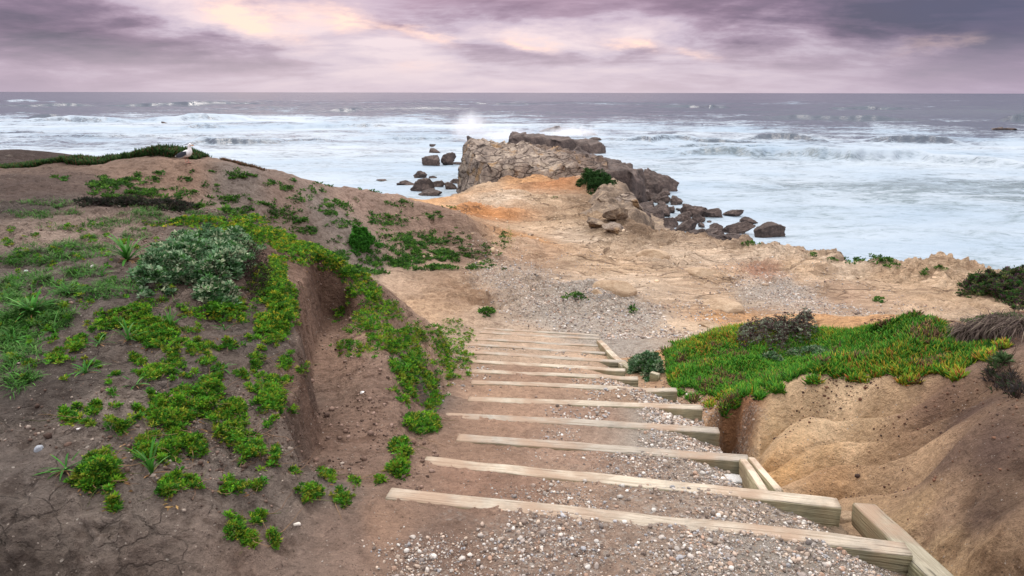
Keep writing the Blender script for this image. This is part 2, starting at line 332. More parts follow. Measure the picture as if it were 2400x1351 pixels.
# ---- ground colours: soil, sand and stone, some points with shade put in, interpolated between places
SOIL=(.14,.116,.10); SOIL2=(.21,.172,.145); DK=(.078,.064,.055); SAND=(.36,.235,.165); SANDL=(.54,.40,.29); TAN=(.62,.475,.335); PALE=(.69,.575,.45)
ORG=(.58,.34,.17); ORG2=(.56,.28,.12); GRV=(.40,.36,.31); RED=(.33,.15,.08); MND=(.19,.158,.136); RSO=(.31,.205,.14)
CC = [(0,1330,(.08,.062,.052)),(300,1300,(.15,.115,.095)),(600,1300,(.24,.175,.14)),(800,1250,(.29,.205,.16)),(0,1100,SOIL),(250,1200,SOIL2),(600,1180,SOIL2),(0,900,DK),(200,950,SOIL2),  # first point: corner vignette put into the soil colour
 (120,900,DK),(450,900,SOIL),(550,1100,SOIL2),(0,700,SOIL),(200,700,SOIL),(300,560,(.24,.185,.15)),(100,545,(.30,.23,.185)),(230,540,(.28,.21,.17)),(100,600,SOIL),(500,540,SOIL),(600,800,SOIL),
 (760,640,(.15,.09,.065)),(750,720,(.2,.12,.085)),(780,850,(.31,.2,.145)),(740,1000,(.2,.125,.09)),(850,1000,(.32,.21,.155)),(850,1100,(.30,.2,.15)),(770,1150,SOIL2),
 (950,930,(.3,.2,.15)),(1000,900,SOIL),(880,780,SAND),(900,1230,SAND),(1000,1300,(.25,.17,.13)),(1300,1300,(.33,.23,.175)),(1800,1320,GRV),(2000,1300,GRV),
 (1150,1140,(.36,.225,.16)),(1350,1120,(.43,.30,.22)),(1250,1160,(.36,.23,.165)),(1500,1180,(.40,.29,.22)),(1850,1190,GRV),(1150,1050,SAND),(1500,1090,(.32,.22,.165)),(1700,1110,GRV),(1200,985,(.41,.265,.185)),(1550,1020,GRV),(1350,1060,(.40,.27,.2)),(1400,990,(.40,.27,.2)),
 (1200,940,(.42,.275,.19)),(1300,905,SAND),(1250,880,SAND),(1300,850,SANDL),(1250,820,SANDL),(1250,800,SANDL),(1560,975,GRV),
 (1100,700,(.45,.32,.22)),(950,660,SANDL),(1000,720,(.46,.32,.21)),(1350,760,GRV),(1450,800,GRV),(1500,740,GRV),(1600,755,TAN),(1250,660,(.42,.33,.25)),(1250,600,SANDL),
 (1400,700,GRV),(1700,740,ORG),(1600,800,ORG),(1700,690,TAN),(1850,690,GRV),(1750,690,GRV),(1500,660,PALE),(1450,620,TAN),(1600,600,PALE),(1700,640,TAN),(1800,600,PALE),(1780,640,(.45,.27,.19)),
 (1900,620,TAN),(2000,640,PALE),(2100,640,TAN),(2000,700,SANDL),(2150,690,TAN),(2300,720,TAN),(2250,680,TAN),(2000,740,ORG),
 (1250,560,ORG),(1170,510,ORG2),(1300,530,TAN),(1400,560,PALE),(1400,500,(.42,.32,.22)),(1300,480,TAN),(1200,460,PALE),(1100,500,ORG2),(950,440,ORG2),(1000,470,ORG),(1150,430,TAN),
 (1250,425,ORG),(1330,425,(.45,.22,.1)),(1200,415,PALE),(1450,500,(.2,.14,.095)),(1400,480,(.3,.22,.15)),(1480,530,(.22,.16,.11)),(1390,512,(.38,.28,.19)),(1430,545,(.4,.31,.22)),(1470,440,PALE),(1420,400,(.3,.22,.14)),
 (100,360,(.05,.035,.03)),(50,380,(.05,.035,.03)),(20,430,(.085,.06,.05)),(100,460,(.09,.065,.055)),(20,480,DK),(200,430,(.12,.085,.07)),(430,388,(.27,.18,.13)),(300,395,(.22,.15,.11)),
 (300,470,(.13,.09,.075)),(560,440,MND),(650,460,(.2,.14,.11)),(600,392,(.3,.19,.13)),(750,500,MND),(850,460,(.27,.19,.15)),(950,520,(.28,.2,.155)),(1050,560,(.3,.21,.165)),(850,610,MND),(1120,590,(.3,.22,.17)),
 (1900,930,(.70,.51,.32)),(2000,930,(.71,.52,.33)),(1750,960,(.34,.17,.085)),(1735,1030,(.22,.11,.06)),(1850,1000,(.69,.49,.29)),(1900,1060,(.66,.45,.26)),(1960,1010,(.70,.51,.32)),(1950,1090,(.64,.42,.23)),(1850,1110,(.62,.37,.17)),(1950,1150,(.46,.28,.15)),(1870,940,(.58,.41,.25)),(2060,1180,(.42,.28,.165)),(2050,990,(.5,.35,.21)),(2000,1060,(.70,.49,.30)),  # hole points: orange darkened, the shade inside put into the colour
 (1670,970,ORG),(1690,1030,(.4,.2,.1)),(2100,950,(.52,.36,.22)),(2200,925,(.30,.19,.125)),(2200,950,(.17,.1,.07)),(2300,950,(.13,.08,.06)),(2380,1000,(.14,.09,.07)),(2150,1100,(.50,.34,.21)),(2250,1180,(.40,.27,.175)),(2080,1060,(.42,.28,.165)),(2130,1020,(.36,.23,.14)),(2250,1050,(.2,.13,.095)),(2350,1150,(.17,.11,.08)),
 (2250,1250,(.55,.38,.22)),(2150,1200,(.56,.38,.22)),(2350,1320,(.24,.155,.10)),(2280,1320,(.55,.37,.21)),(2350,830,(.27,.18,.13)),(2380,780,(.12,.08,.065)),(2250,790,(.15,.1,.07))]
GC = [(1000,1300,.55),(1300,1300,.7),(1700,1320,.85),(2000,1300,1),(900,1250,.15),(800,1280,0),(600,1200,0),(1100,1150,.1),(1300,1100,.1),(1400,1190,.4),(1700,1190,.9),(1900,1200,1),(1120,1060,.05),(1300,1090,.35),(1600,1100,.85),(1720,1115,1),
 (1200,990,.0),(1450,1010,.15),(1600,1030,1.2),(1560,1015,1.1),(1480,985,.1),(1250,930,0),(1500,950,.1),(1580,975,1.3),(1620,985,1.2),(1300,905,0),(1530,925,.9),(1250,850,0),(1400,855,.35),(1250,800,.1),(1350,765,.9),(1460,800,1),(1550,760,.8),
 (1450,740,.9),(1350,720,.8),(1250,720,.7),(1220,680,.7),(1230,640,.55),(1230,600,.3),(1350,690,.5),(1450,710,.9),(1600,745,.3),(1500,670,0),(1600,650,0),(1850,690,.8),(1780,670,.6),(1920,710,.6),(1700,700,.3),(2000,700,.1),(1100,720,.05),
 (1150,760,.05),(1000,650,0),(1250,560,0),(1500,560,0),(2000,640,0),(900,900,0),(700,900,0),(300,900,.0),(300,1300,0),(0,1000,0),(2000,950,0),(2200,1100,0),(2300,800,0),(1800,900,0),(1900,1120,.0),(2000,1195,0),(1930,1140,0),(2060,1230,0),(2100,1180,0),(1850,1080,0),(1650,790,0),(800,500,0),(1200,450,0),(2100,1330,.9),(2200,1300,0),(1300,780,.2)]
def idw(ctrl, X, Y, p=2.6, warp=.05):
    """places named by a photo point are found on the ground, then everything happens in world space"""
    w = cast([q[0] for q in ctrl], [q[1] for q in ctrl])
    ok = ~np.isnan(w[:,0]); vals = np.array([np.atleast_1d(q[2]) for q in ctrl], float)[ok]; w = w[ok]
    a0, b0 = lp(w[:,0], w[:,1]); sh = X.shape; X = X.ravel(); Y = Y.ravel(); r = np.hypot(X, Y)
    k = 6/np.clip(r, 1.5, 60)
    a, b = lp(X, Y)
    a = a + fbm(X*k*.7, Y*k*.7, 4, 201)*warp; b = b + fbm(X*k*.7, Y*k*.7, 4, 301)*warp*2
    out = np.empty((len(X), vals.shape[1]))
    for i in range(0, len(X), 60000):
        d = ((a[i:i+60000,None]-a0)**2+((b[i:i+60000,None]-b0)*.7)**2+2e-4).astype(np.float32)
        ww = np.exp(np.log(d)*np.float32(-p*.65)); out[i:i+60000] = (ww@vals)/ww.sum(1)[:,None]
    return out.reshape(sh+(vals.shape[1],))
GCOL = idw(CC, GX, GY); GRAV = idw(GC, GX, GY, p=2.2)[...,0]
wet = sst(-1.2, 1.0, INF['coast'])*sst(12, 20, RG); GCOL = GCOL*(1-wet[...,None])+np.array((.075,.055,.045))*wet[...,None]
GRAV = GRAV*(1-wet)
# darker, redder soil pockets and pale crusts: patches with shapes of their own
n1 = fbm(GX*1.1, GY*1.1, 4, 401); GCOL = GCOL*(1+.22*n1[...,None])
ncol = len(AZ); nr = len(RR)
idx = np.arange(nr*ncol).reshape(nr, ncol)
q = np.stack([idx[:-1,:-1], idx[1:,:-1], idx[1:,1:], idx[:-1,1:]], -1).reshape(-1, 4)[:, ::-1]
seam = np.stack([idx[:-1,-1], idx[1:,-1], idx[1:,0], idx[:-1,0]], -1)[:, ::-1]
GV = np.stack([GX, GY, GZ], -1).reshape(-1, 3)
ROCKY = (INF['shelf']*sst(.1,-.1,GRAV-.5)).ravel()

# ------------------------------------------------------------------ materials
def nt(name):
    m = bpy.data.materials.new(name); m.use_nodes = True; t = m.node_tree; t.nodes.clear()
    out = t.nodes.new('ShaderNodeOutputMaterial'); return m, t, out
def N(t, ty, **kw):
    n = t.nodes.new(ty)
    for k, v in kw.items():
        if k.startswith('i_'):
            key = k[2:]; key = int(key) if key.isdigit() else key.replace('_', ' ')
            n.inputs[key].default_value = v
        else: setattr(n, k, v)
    return n
def L(t, a, b): t.links.new(a, b)
def math_(t, op, a, b=None, c=None, clamp=False):
    n = t.nodes.new('ShaderNodeMath'); n.operation = op; n.use_clamp = clamp
    for i, v in enumerate((a, b, c)):
        if v is None: continue
        if isinstance(v, (int, float)): n.inputs[i].default_value = v
        else: t.links.new(v, n.inputs[i])
    return n.outputs[0]
def mixc(t, f, a, b, mode='MIX'):
    n = t.nodes.new('ShaderNodeMix'); n.data_type = 'RGBA'; n.blend_type = mode
    for s, v in ((n.inputs[0], f), (n.inputs[6], a), (n.inputs[7], b)):
        if isinstance(v, (int, float)): s.default_value = v
        elif isinstance(v, tuple): s.default_value = (*v, 1) if len(v) == 3 else v
        else: t.links.new(v, s)
    return n.outputs[2]
def ramp(t, fac, stops):
    n = t.nodes.new('ShaderNodeValToRGB'); t.links.new(fac, n.inputs[0]); e = n.color_ramp.elements
    while len(e) < len(stops): e.new(.5)
    for el, (p, cc) in zip(e, stops):
        el.position = p; el.color = (*cc, 1) if isinstance(cc, tuple) else (cc, cc, cc, 1)
    return n.outputs[0]
def noise(t, vec, scale, detail=4, rough=.55, dist=0):
    n = N(t, 'ShaderNodeTexNoise', i_Scale=scale, i_Detail=detail, i_Roughness=rough, i_Distortion=dist)
    if vec is not None: t.links.new(vec, n.inputs['Vector'])
    return n.outputs['Fac']
def attr(t, name):
    return N(t, 'ShaderNodeAttribute', attribute_name=name)

def ground_mat():
    m, t, out = nt('earth')
    tc = N(t, 'ShaderNodeTexCoord').outputs['Object']
    colr = attr(t, 'Col').outputs['Color']; gr = attr(t, 'grav').outputs['Fac']; rk = attr(t, 'rocky').outputs['Fac']
    a = noise(t, tc, 2.3, 6, .6); b = noise(t, tc, 22, 6, .65); cc = noise(t, tc, 120, 4, .7)
    k = math_(t, 'ADD', math_(t, 'MULTIPLY', a, .7), math_(t, 'ADD', math_(t, 'MULTIPLY', b, 1.0), math_(t, 'MULTIPLY', cc, .9)))
    k = math_(t, 'ADD', math_(t, 'MULTIPLY', k, 1.15), -.45)
    cmb = N(t, 'ShaderNodeCombineXYZ'); L(t, k, cmb.inputs[0]); L(t, k, cmb.inputs[1]); L(t, k, cmb.inputs[2])
    base = mixc(t, 1.0, colr, cmb.outputs[0], 'MULTIPLY')
    # grit of two sizes: pale and dark crumbs
    for sc_, thr, dark, pale in ((95, .20, (.05,.035,.03), (.5,.44,.38)), (38, .13, (.07,.05,.04), (.55,.5,.44))):
        v = N(t, 'ShaderNodeTexVoronoi', i_Scale=sc_, i_Randomness=1.0); L(t, tc, v.inputs['Vector'])
        sep = N(t, 'ShaderNodeSeparateColor'); L(t, v.outputs['Color'], sep.inputs[0])
        dot = math_(t, 'LESS_THAN', v.outputs['Distance'], math_(t, 'MULTIPLY', sep.outputs[1], thr*2))
        pick = math_(t, 'GREATER_THAN', sep.outputs[0], .80)
        spot = math_(t, 'MULTIPLY', dot, pick)
        base = mixc(t, math_(t, 'MULTIPLY', spot, .65), base, mixc(t, math_(t, 'GREATER_THAN', sep.outputs[2], .62), dark, pale))
    dp = noise(t, tc, 7.5, 9, .68, .4); dp2 = noise(t, tc, 34, 6, .7)
    soft = math_(t, 'MULTIPLY', math_(t, 'SUBTRACT', 1.0, math_(t, 'MULTIPLY', rk, .8)), math_(t, 'SUBTRACT', 1.0, math_(t, 'MULTIPLY', attr(t, 'clean').outputs['Fac'], .8)))
    base = mixc(t, math_(t, 'MULTIPLY', ramp(t, dp, [(.38, 1.0), (.50, 0.0)]), soft), base, mixc(t, 1.0, base, (.58,.54,.52), 'MULTIPLY'))
    base = mixc(t, math_(t, 'MULTIPLY', ramp(t, dp2, [(.56, 0.0), (.66, 1.0)]), math_(t, 'MULTIPLY', soft, .7)), base, mixc(t, 1.0, base, (1.35,1.33,1.3), 'MULTIPLY'))
    # shrinkage cracks in the drying clay
    cw_ = N(t, 'ShaderNodeTexNoise', i_Scale=9.0, i_Detail=4.0); L(t, tc, cw_.inputs['Vector'])
    cs_ = N(t, 'ShaderNodeVectorMath', operation='SCALE'); L(t, cw_.outputs['Color'], cs_.inputs[0]); cs_.inputs['Scale'].default_value = .14
    ca_ = N(t, 'ShaderNodeVectorMath', operation='ADD'); L(t, tc, ca_.inputs[0]); L(t, cs_.outputs[0], ca_.inputs[1])
    cv_ = N(t, 'ShaderNodeTexVoronoi', feature='DISTANCE_TO_EDGE', i_Scale=8.5); L(t, ca_.outputs[0], cv_.inputs['Vector'])
    cm_ = math_(t, 'MULTIPLY', ramp(t, noise(t, tc, 2.1, 5), [(.46, 0.0), (.56, 1.0)]), attr(t, 'clay').outputs['Fac'])
    crack = math_(t, 'MULTIPLY', ramp(t, cv_.outputs['Distance'], [(.0, 1.0), (.045, 0.0)]), cm_)
    base = mixc(t, math_(t, 'MULTIPLY', crack, .5), base, (.03,.022,.018))
    # gravel bed
    wv = N(t, 'ShaderNodeVectorMath', operation='ADD'); L(t, tc, wv.inputs[0])
    nz = N(t, 'ShaderNodeTexNoise', i_Scale=30.0); L(t, tc, nz.inputs['Vector'])
    sv = N(t, 'ShaderNodeVectorMath', operation='SCALE'); L(t, nz.outputs['Color'], sv.inputs[0]); sv.inputs['Scale'].default_value = .02; L(t, sv.outputs[0], wv.inputs[1])
    v = N(t, 'ShaderNodeTexVoronoi', i_Scale=42.0); L(t, wv.outputs[0], v.inputs['Vector'])
    sep = N(t, 'ShaderNodeSeparateColor'); L(t, v.outputs['Color'], sep.inputs[0])
    gcol = ramp(t, sep.outputs[0], [(0, (.12,.10,.09)), (.35, (.27,.22,.18)), (.6, (.38,.33,.28)), (.85, (.5,.46,.41)), (1, (.4,.25,.16))])
    gfac = math_(t, 'MULTIPLY', ramp(t, math_(t, 'ADD', gr, math_(t, 'MULTIPLY', math_(t, 'SUBTRACT', noise(t, tc, 3.5, 5), .5), 1.1)), [(.42, 0.0), (.62, 1.0)]), .8)
    base = mixc(t, math_(t, 'MULTIPLY', gfac, ramp(t, v.outputs['Distance'], [(.3, 1.0), (.6, .25)])), base, gcol)
    # strata in the bare sandstone
    mp = N(t, 'ShaderNodeMapping'); L(t, tc, mp.inputs[0]); mp.inputs['Rotation'].default_value = (0, .25, radians(-35)); mp.inputs['Scale'].default_value = (.5, 2.6, 3)
    st = noise(t, mp.outputs[0], 1.6, 9, .68, .6)
    stc = ramp(t, st, [(.36, (.55,.47,.42)), (.47, (.92,.86,.8)), (.5, (.6,.5,.42)), (.56, (1.08,1.04,1.0)), (.7, (.85,.8,.76))])
    base = mixc(t, math_(t, 'MULTIPLY', rk, .75), base, mixc(t, 1.0, base, stc, 'MULTIPLY'))
    jm = N(t, 'ShaderNodeMapping'); L(t, tc, jm.inputs[0]); jm.inputs['Rotation'].default_value = (0, 0, radians(-38)); jm.inputs['Scale'].default_value = (.45, 1.5, 1)
    jn = N(t, 'ShaderNodeTexNoise', i_Scale=1.6, i_Detail=5.0); L(t, jm.outputs[0], jn.inputs['Vector'])
    js = N(t, 'ShaderNodeVectorMath', operation='SCALE'); L(t, jn.outputs['Color'], js.inputs[0]); js.inputs['Scale'].default_value = .8
    ja = N(t, 'ShaderNodeVectorMath', operation='ADD'); L(t, jm.outputs[0], ja.inputs[0]); L(t, js.outputs[0], ja.inputs[1])
    jv = N(t, 'ShaderNodeTexVoronoi', feature='DISTANCE_TO_EDGE', i_Scale=1.0); L(t, ja.outputs[0], jv.inputs['Vector'])
    jc = math_(t, 'MULTIPLY', math_(t, 'MULTIPLY', ramp(t, jv.outputs['Distance'], [(.0, 1.0), (.035, 0.0)]), rk), ramp(t, noise(t, tc, .45, 4), [(.44, 0.0), (.54, 1.0)]))
    base = mixc(t, math_(t, 'MULTIPLY', jc, .75), base, (.17,.11,.07))
    j2 = N(t, 'ShaderNodeTexVoronoi', i_Scale=1.0); L(t, ja.outputs[0], j2.inputs['Vector']); j3 = N(t, 'ShaderNodeSeparateColor'); L(t, j2.outputs['Color'], j3.inputs[0])
    base = mixc(t, math_(t, 'MULTIPLY', rk, .6), base, mixc(t, 1.0, base, ramp(t, j3.outputs[0], [(0, (.82,.78,.74)), (.5, (1.0,1.0,1.0)), (1, (1.15,1.16,1.17))]), 'MULTIPLY'))
    bs = N(t, 'ShaderNodeBsdfPrincipled', i_Roughness=.92); bs.inputs['Specular IOR Level'].default_value = .2
    L(t, base, bs.inputs['Base Color'])
    h1 = math_(t, 'ADD', math_(t, 'MULTIPLY', math_(t, 'ADD', math_(t, 'MULTIPLY', dp, 1.6), math_(t, 'ADD', b, math_(t, 'MULTIPLY', dp2, .5))), .075), math_(t, 'MULTIPLY', cc, .02))
    h2 = math_(t, 'MULTIPLY', math_(t, 'MULTIPLY', v.outputs['Distance'], -.02), gfac)
    h3 = math_(t, 'MULTIPLY', math_(t, 'MULTIPLY', st, .35), rk)
    h1 = math_(t, 'ADD', h1, math_(t, 'ADD', math_(t, 'MULTIPLY', crack, -.02), math_(t, 'ADD', math_(t, 'MULTIPLY', jc, -.12), math_(t, 'MULTIPLY', math_(t, 'MULTIPLY', j3.outputs[1], .1), rk))))
    bp = N(t, 'ShaderNodeBump', i_Strength=.95, i_Distance=1.0); L(t, math_(t, 'ADD', h1, math_(t, 'ADD', h2, h3)), bp.inputs['Height'])
    L(t, bp.outputs[0], bs.inputs['Normal']); L(t, bs.outputs[0], out.inputs[0])
    return m
EARTH = ground_mat()

def vc_mat(name, rough=.6, transl=0., bump=0., bscale=30, spec=.3, var=.3):
    m, t, out = nt(name)
    colr = attr(t, 'Col').outputs['Color']; tc = N(t, 'ShaderNodeTexCoord').outputs['Object']
    n = noise(t, tc, bscale, 5, .6)
    cmb = N(t, 'ShaderNodeCombineXYZ'); k = math_(t, 'ADD', math_(t, 'MULTIPLY', n, var*2), 1-var)
    for i in range(3): L(t, k, cmb.inputs[i])
    colr = mixc(t, 1.0, colr, cmb.outputs[0], 'MULTIPLY')
    bs = N(t, 'ShaderNodeBsdfPrincipled', i_Roughness=rough); bs.inputs['Specular IOR Level'].default_value = spec
    L(t, colr, bs.inputs['Base Color'])
    if bump:
        bp = N(t, 'ShaderNodeBump', i_Strength=.8, i_Distance=bump); L(t, n, bp.inputs['Height']); L(t, bp.outputs[0], bs.inputs['Normal'])
    if transl:
        tr = N(t, 'ShaderNodeBsdfTranslucent'); L(t, colr, tr.inputs[0])
        ms = N(t, 'ShaderNodeMixShader', i_Fac=transl); L(t, bs.outputs[0], ms.inputs[1]); L(t, tr.outputs[0], ms.inputs[2]); L(t, ms.outputs[0], out.inputs[0])
    else: L(t, bs.outputs[0], out.inputs[0])
    return m
LEAF = vc_mat('leaf', .7, .3, 0, 20, .12, .15)
STONE = vc_mat('stone', .85, 0, .01, 60, .2, .35)
FEATHER = vc_mat('feather', .7, 0, 0, 60, .2, .08)
TWIG = vc_mat('twig', .9, 0, 0, 60, .1, .3)

def rock_mat(name, c0, c1, c2, scale=1.0, strata=0.):
    m, t, out = nt(name)
    tc = N(t, 'ShaderNodeTexCoord').outputs['Object']
    mp = N(t, 'ShaderNodeMapping'); L(t, tc, mp.inputs[0])
    a = noise(t, mp.outputs[0], .9*scale, 8, .65); b = noise(t, mp.outputs[0], 5*scale, 9, .72)
    k = math_(t, 'ADD', math_(t, 'MULTIPLY', a, .55), math_(t, 'MULTIPLY', b, .45))
    base = ramp(t, k, [(.36, c0), (.5, c1), (.62, c2)])
    hgt = math_(t, 'ADD', math_(t, 'MULTIPLY', b, .18/scale), math_(t, 'MULTIPLY', a, .3/scale))
    if strata:
        mp.inputs['Rotation'].default_value = (radians(20), radians(-62), radians(20))
        br = N(t, 'ShaderNodeTexVoronoi', feature='DISTANCE_TO_EDGE', i_Scale=1.0)
        m2 = N(t, 'ShaderNodeMapping'); L(t, tc, m2.inputs[0]); m2.inputs['Rotation'].default_value = (radians(15), radians(-65), radians(10)); m2.inputs['Scale'].default_value = (.8, .8, 1.9)
        wn = N(t, 'ShaderNodeTexNoise', i_Scale=.8); L(t, m2.outputs[0], wn.inputs['Vector'])
        ad = N(t, 'ShaderNodeVectorMath', operation='ADD'); L(t, m2.outputs[0], ad.inputs[0]); L(t, wn.outputs['Color'], ad.inputs[1]); L(t, ad.outputs[0], br.inputs['Vector'])
        e = ramp(t, br.outputs['Distance'], [(.0, 0.0), (.07, 1.0)])
        base = mixc(t, e, mixc(t, 1.0, base, (.42,.38,.36), 'MULTIPLY'), base)
        gx = N(t, 'ShaderNodeSeparateXYZ'); L(t, tc, gx.inputs[0])
        wetf = math_(t, 'ADD', math_(t, 'ADD', math_(t, 'MULTIPLY', gx.outputs[0], .10), math_(t, 'MULTIPLY', gx.outputs[1], .035)), math_(t, 'MULTIPLY', a, 1.6))
        base = mixc(t, ramp(t, wetf, [(.85, 0.0), (1.15, .85)]), base, mixc(t, 1.0, base, (.34,.27,.25), 'MULTIPLY'))
        # lichen and rust patches
        ln = noise(t, tc, .55, 6, .6); base = mixc(t, ramp(t, ln, [(.56, 0.0), (.64, .8)]), base, (.33,.2,.09))
        hgt = math_(t, 'ADD', hgt, math_(t, 'MULTIPLY', e, .12))
    bs = N(t, 'ShaderNodeBsdfPrincipled', i_Roughness=.75); bs.inputs['Specular IOR Level'].default_value = .35
    L(t, base, bs.inputs['Base Color'])
    bp = N(t, 'ShaderNodeBump', i_Strength=.9, i_Distance=1.0); L(t, hgt, bp.inputs['Height']); L(t, bp.outputs[0], bs.inputs['Normal'])
    L(t, bs.outputs[0], out.inputs[0]); return m
ROCKD = rock_mat('dark_rock', (.035,.026,.024), (.085,.062,.054), (.17,.125,.105), 1.0)
ROCKR = rock_mat('ridge_rock', (.10,.078,.066), (.29,.23,.185), (.50,.41,.31), 1.0, 1)
ROCKB = rock_mat('brown_rock', (.07,.05,.035), (.18,.13,.09), (.36,.27,.18), 1.6)
ROCKS = rock_mat('sandstone', (.3,.2,.12), (.44,.32,.21), (.52,.4,.28), 2.5)

def wood_mat(name, tint):
    m, t, out = nt(name)
    tc = N(t, 'ShaderNodeTexCoord').outputs['Object']
    mp = N(t, 'ShaderNodeMapping'); L(t, tc, mp.inputs[0]); mp.inputs['Scale'].default_value = (1.2, 26, 26)
    g = noise(t, mp.outputs[0], 3.0, 8, .65, .8)
    m2 = N(t, 'ShaderNodeMapping'); L(t, tc, m2.inputs[0]); m2.inputs['Scale'].default_value = (.8, 60, 60)
    ck = noise(t, m2.outputs[0], 2.0, 3, .5)
    st = noise(t, tc, 2.6, 5, .6)
    base = ramp(t, g, [(.3, (tint[0]*.66, tint[1]*.62, tint[2]*.56)), (.5, tint), (.68, (tint[0]*1.15, tint[1]*1.14, tint[2]*1.14))])
    oi = N(t, 'ShaderNodeObjectInfo'); rv = ramp(t, oi.outputs['Random'], [(0, (.72,.72,.74)), (.5, (.95,.92,.88)), (1, (1.1,1.08,1.03))])
    base = mixc(t, 1.0, base, rv, 'MULTIPLY')
    gy = noise(t, tc, 5.5, 6, .65); base = mixc(t, ramp(t, gy, [(.46, 0.0), (.62, .7)]), base, mixc(t, 1.0, base, (.62,.64,.66), 'MULTIPLY'))
    base = mixc(t, ramp(t, ck, [(.60, 0.0), (.66, .85)]), base, (.07,.06,.045))
    base = mixc(t, ramp(t, st, [(.44, 0.0), (.60, .8)]), base, (.34,.24,.17))
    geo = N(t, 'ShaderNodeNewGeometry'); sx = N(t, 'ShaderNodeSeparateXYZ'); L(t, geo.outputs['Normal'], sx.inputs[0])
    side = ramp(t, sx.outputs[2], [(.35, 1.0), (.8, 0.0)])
    base = mixc(t, math_(t, 'MULTIPLY', side, .8), base, mixc(t, 1.0, base, (.62,.66,.5), 'MULTIPLY'))   # darker, greener tint on faces that don't point up
    bs = N(t, 'ShaderNodeBsdfPrincipled', i_Roughness=.85); bs.inputs['Specular IOR Level'].default_value = .2
    L(t, base, bs.inputs['Base Color'])
    bp = N(t, 'ShaderNodeBump', i_Strength=.7, i_Distance=.012); L(t, math_(t, 'ADD', g, math_(t, 'MULTIPLY', ck, -1.)), bp.inputs['Height']); L(t, bp.outputs[0], bs.inputs['Normal'])
    L(t, bs.outputs[0], out.inputs[0]); return m
WOOD = wood_mat('worn_timber', (.47,.425,.355)); WOOD2 = wood_mat('weathered_timber', (.40,.375,.29)); WOOD3 = wood_mat('pale_board', (.62,.54,.44))

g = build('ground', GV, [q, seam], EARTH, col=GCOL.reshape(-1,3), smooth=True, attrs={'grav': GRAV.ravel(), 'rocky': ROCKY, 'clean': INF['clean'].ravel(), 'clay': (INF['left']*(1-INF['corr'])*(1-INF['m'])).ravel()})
tag(g, kind='structure')

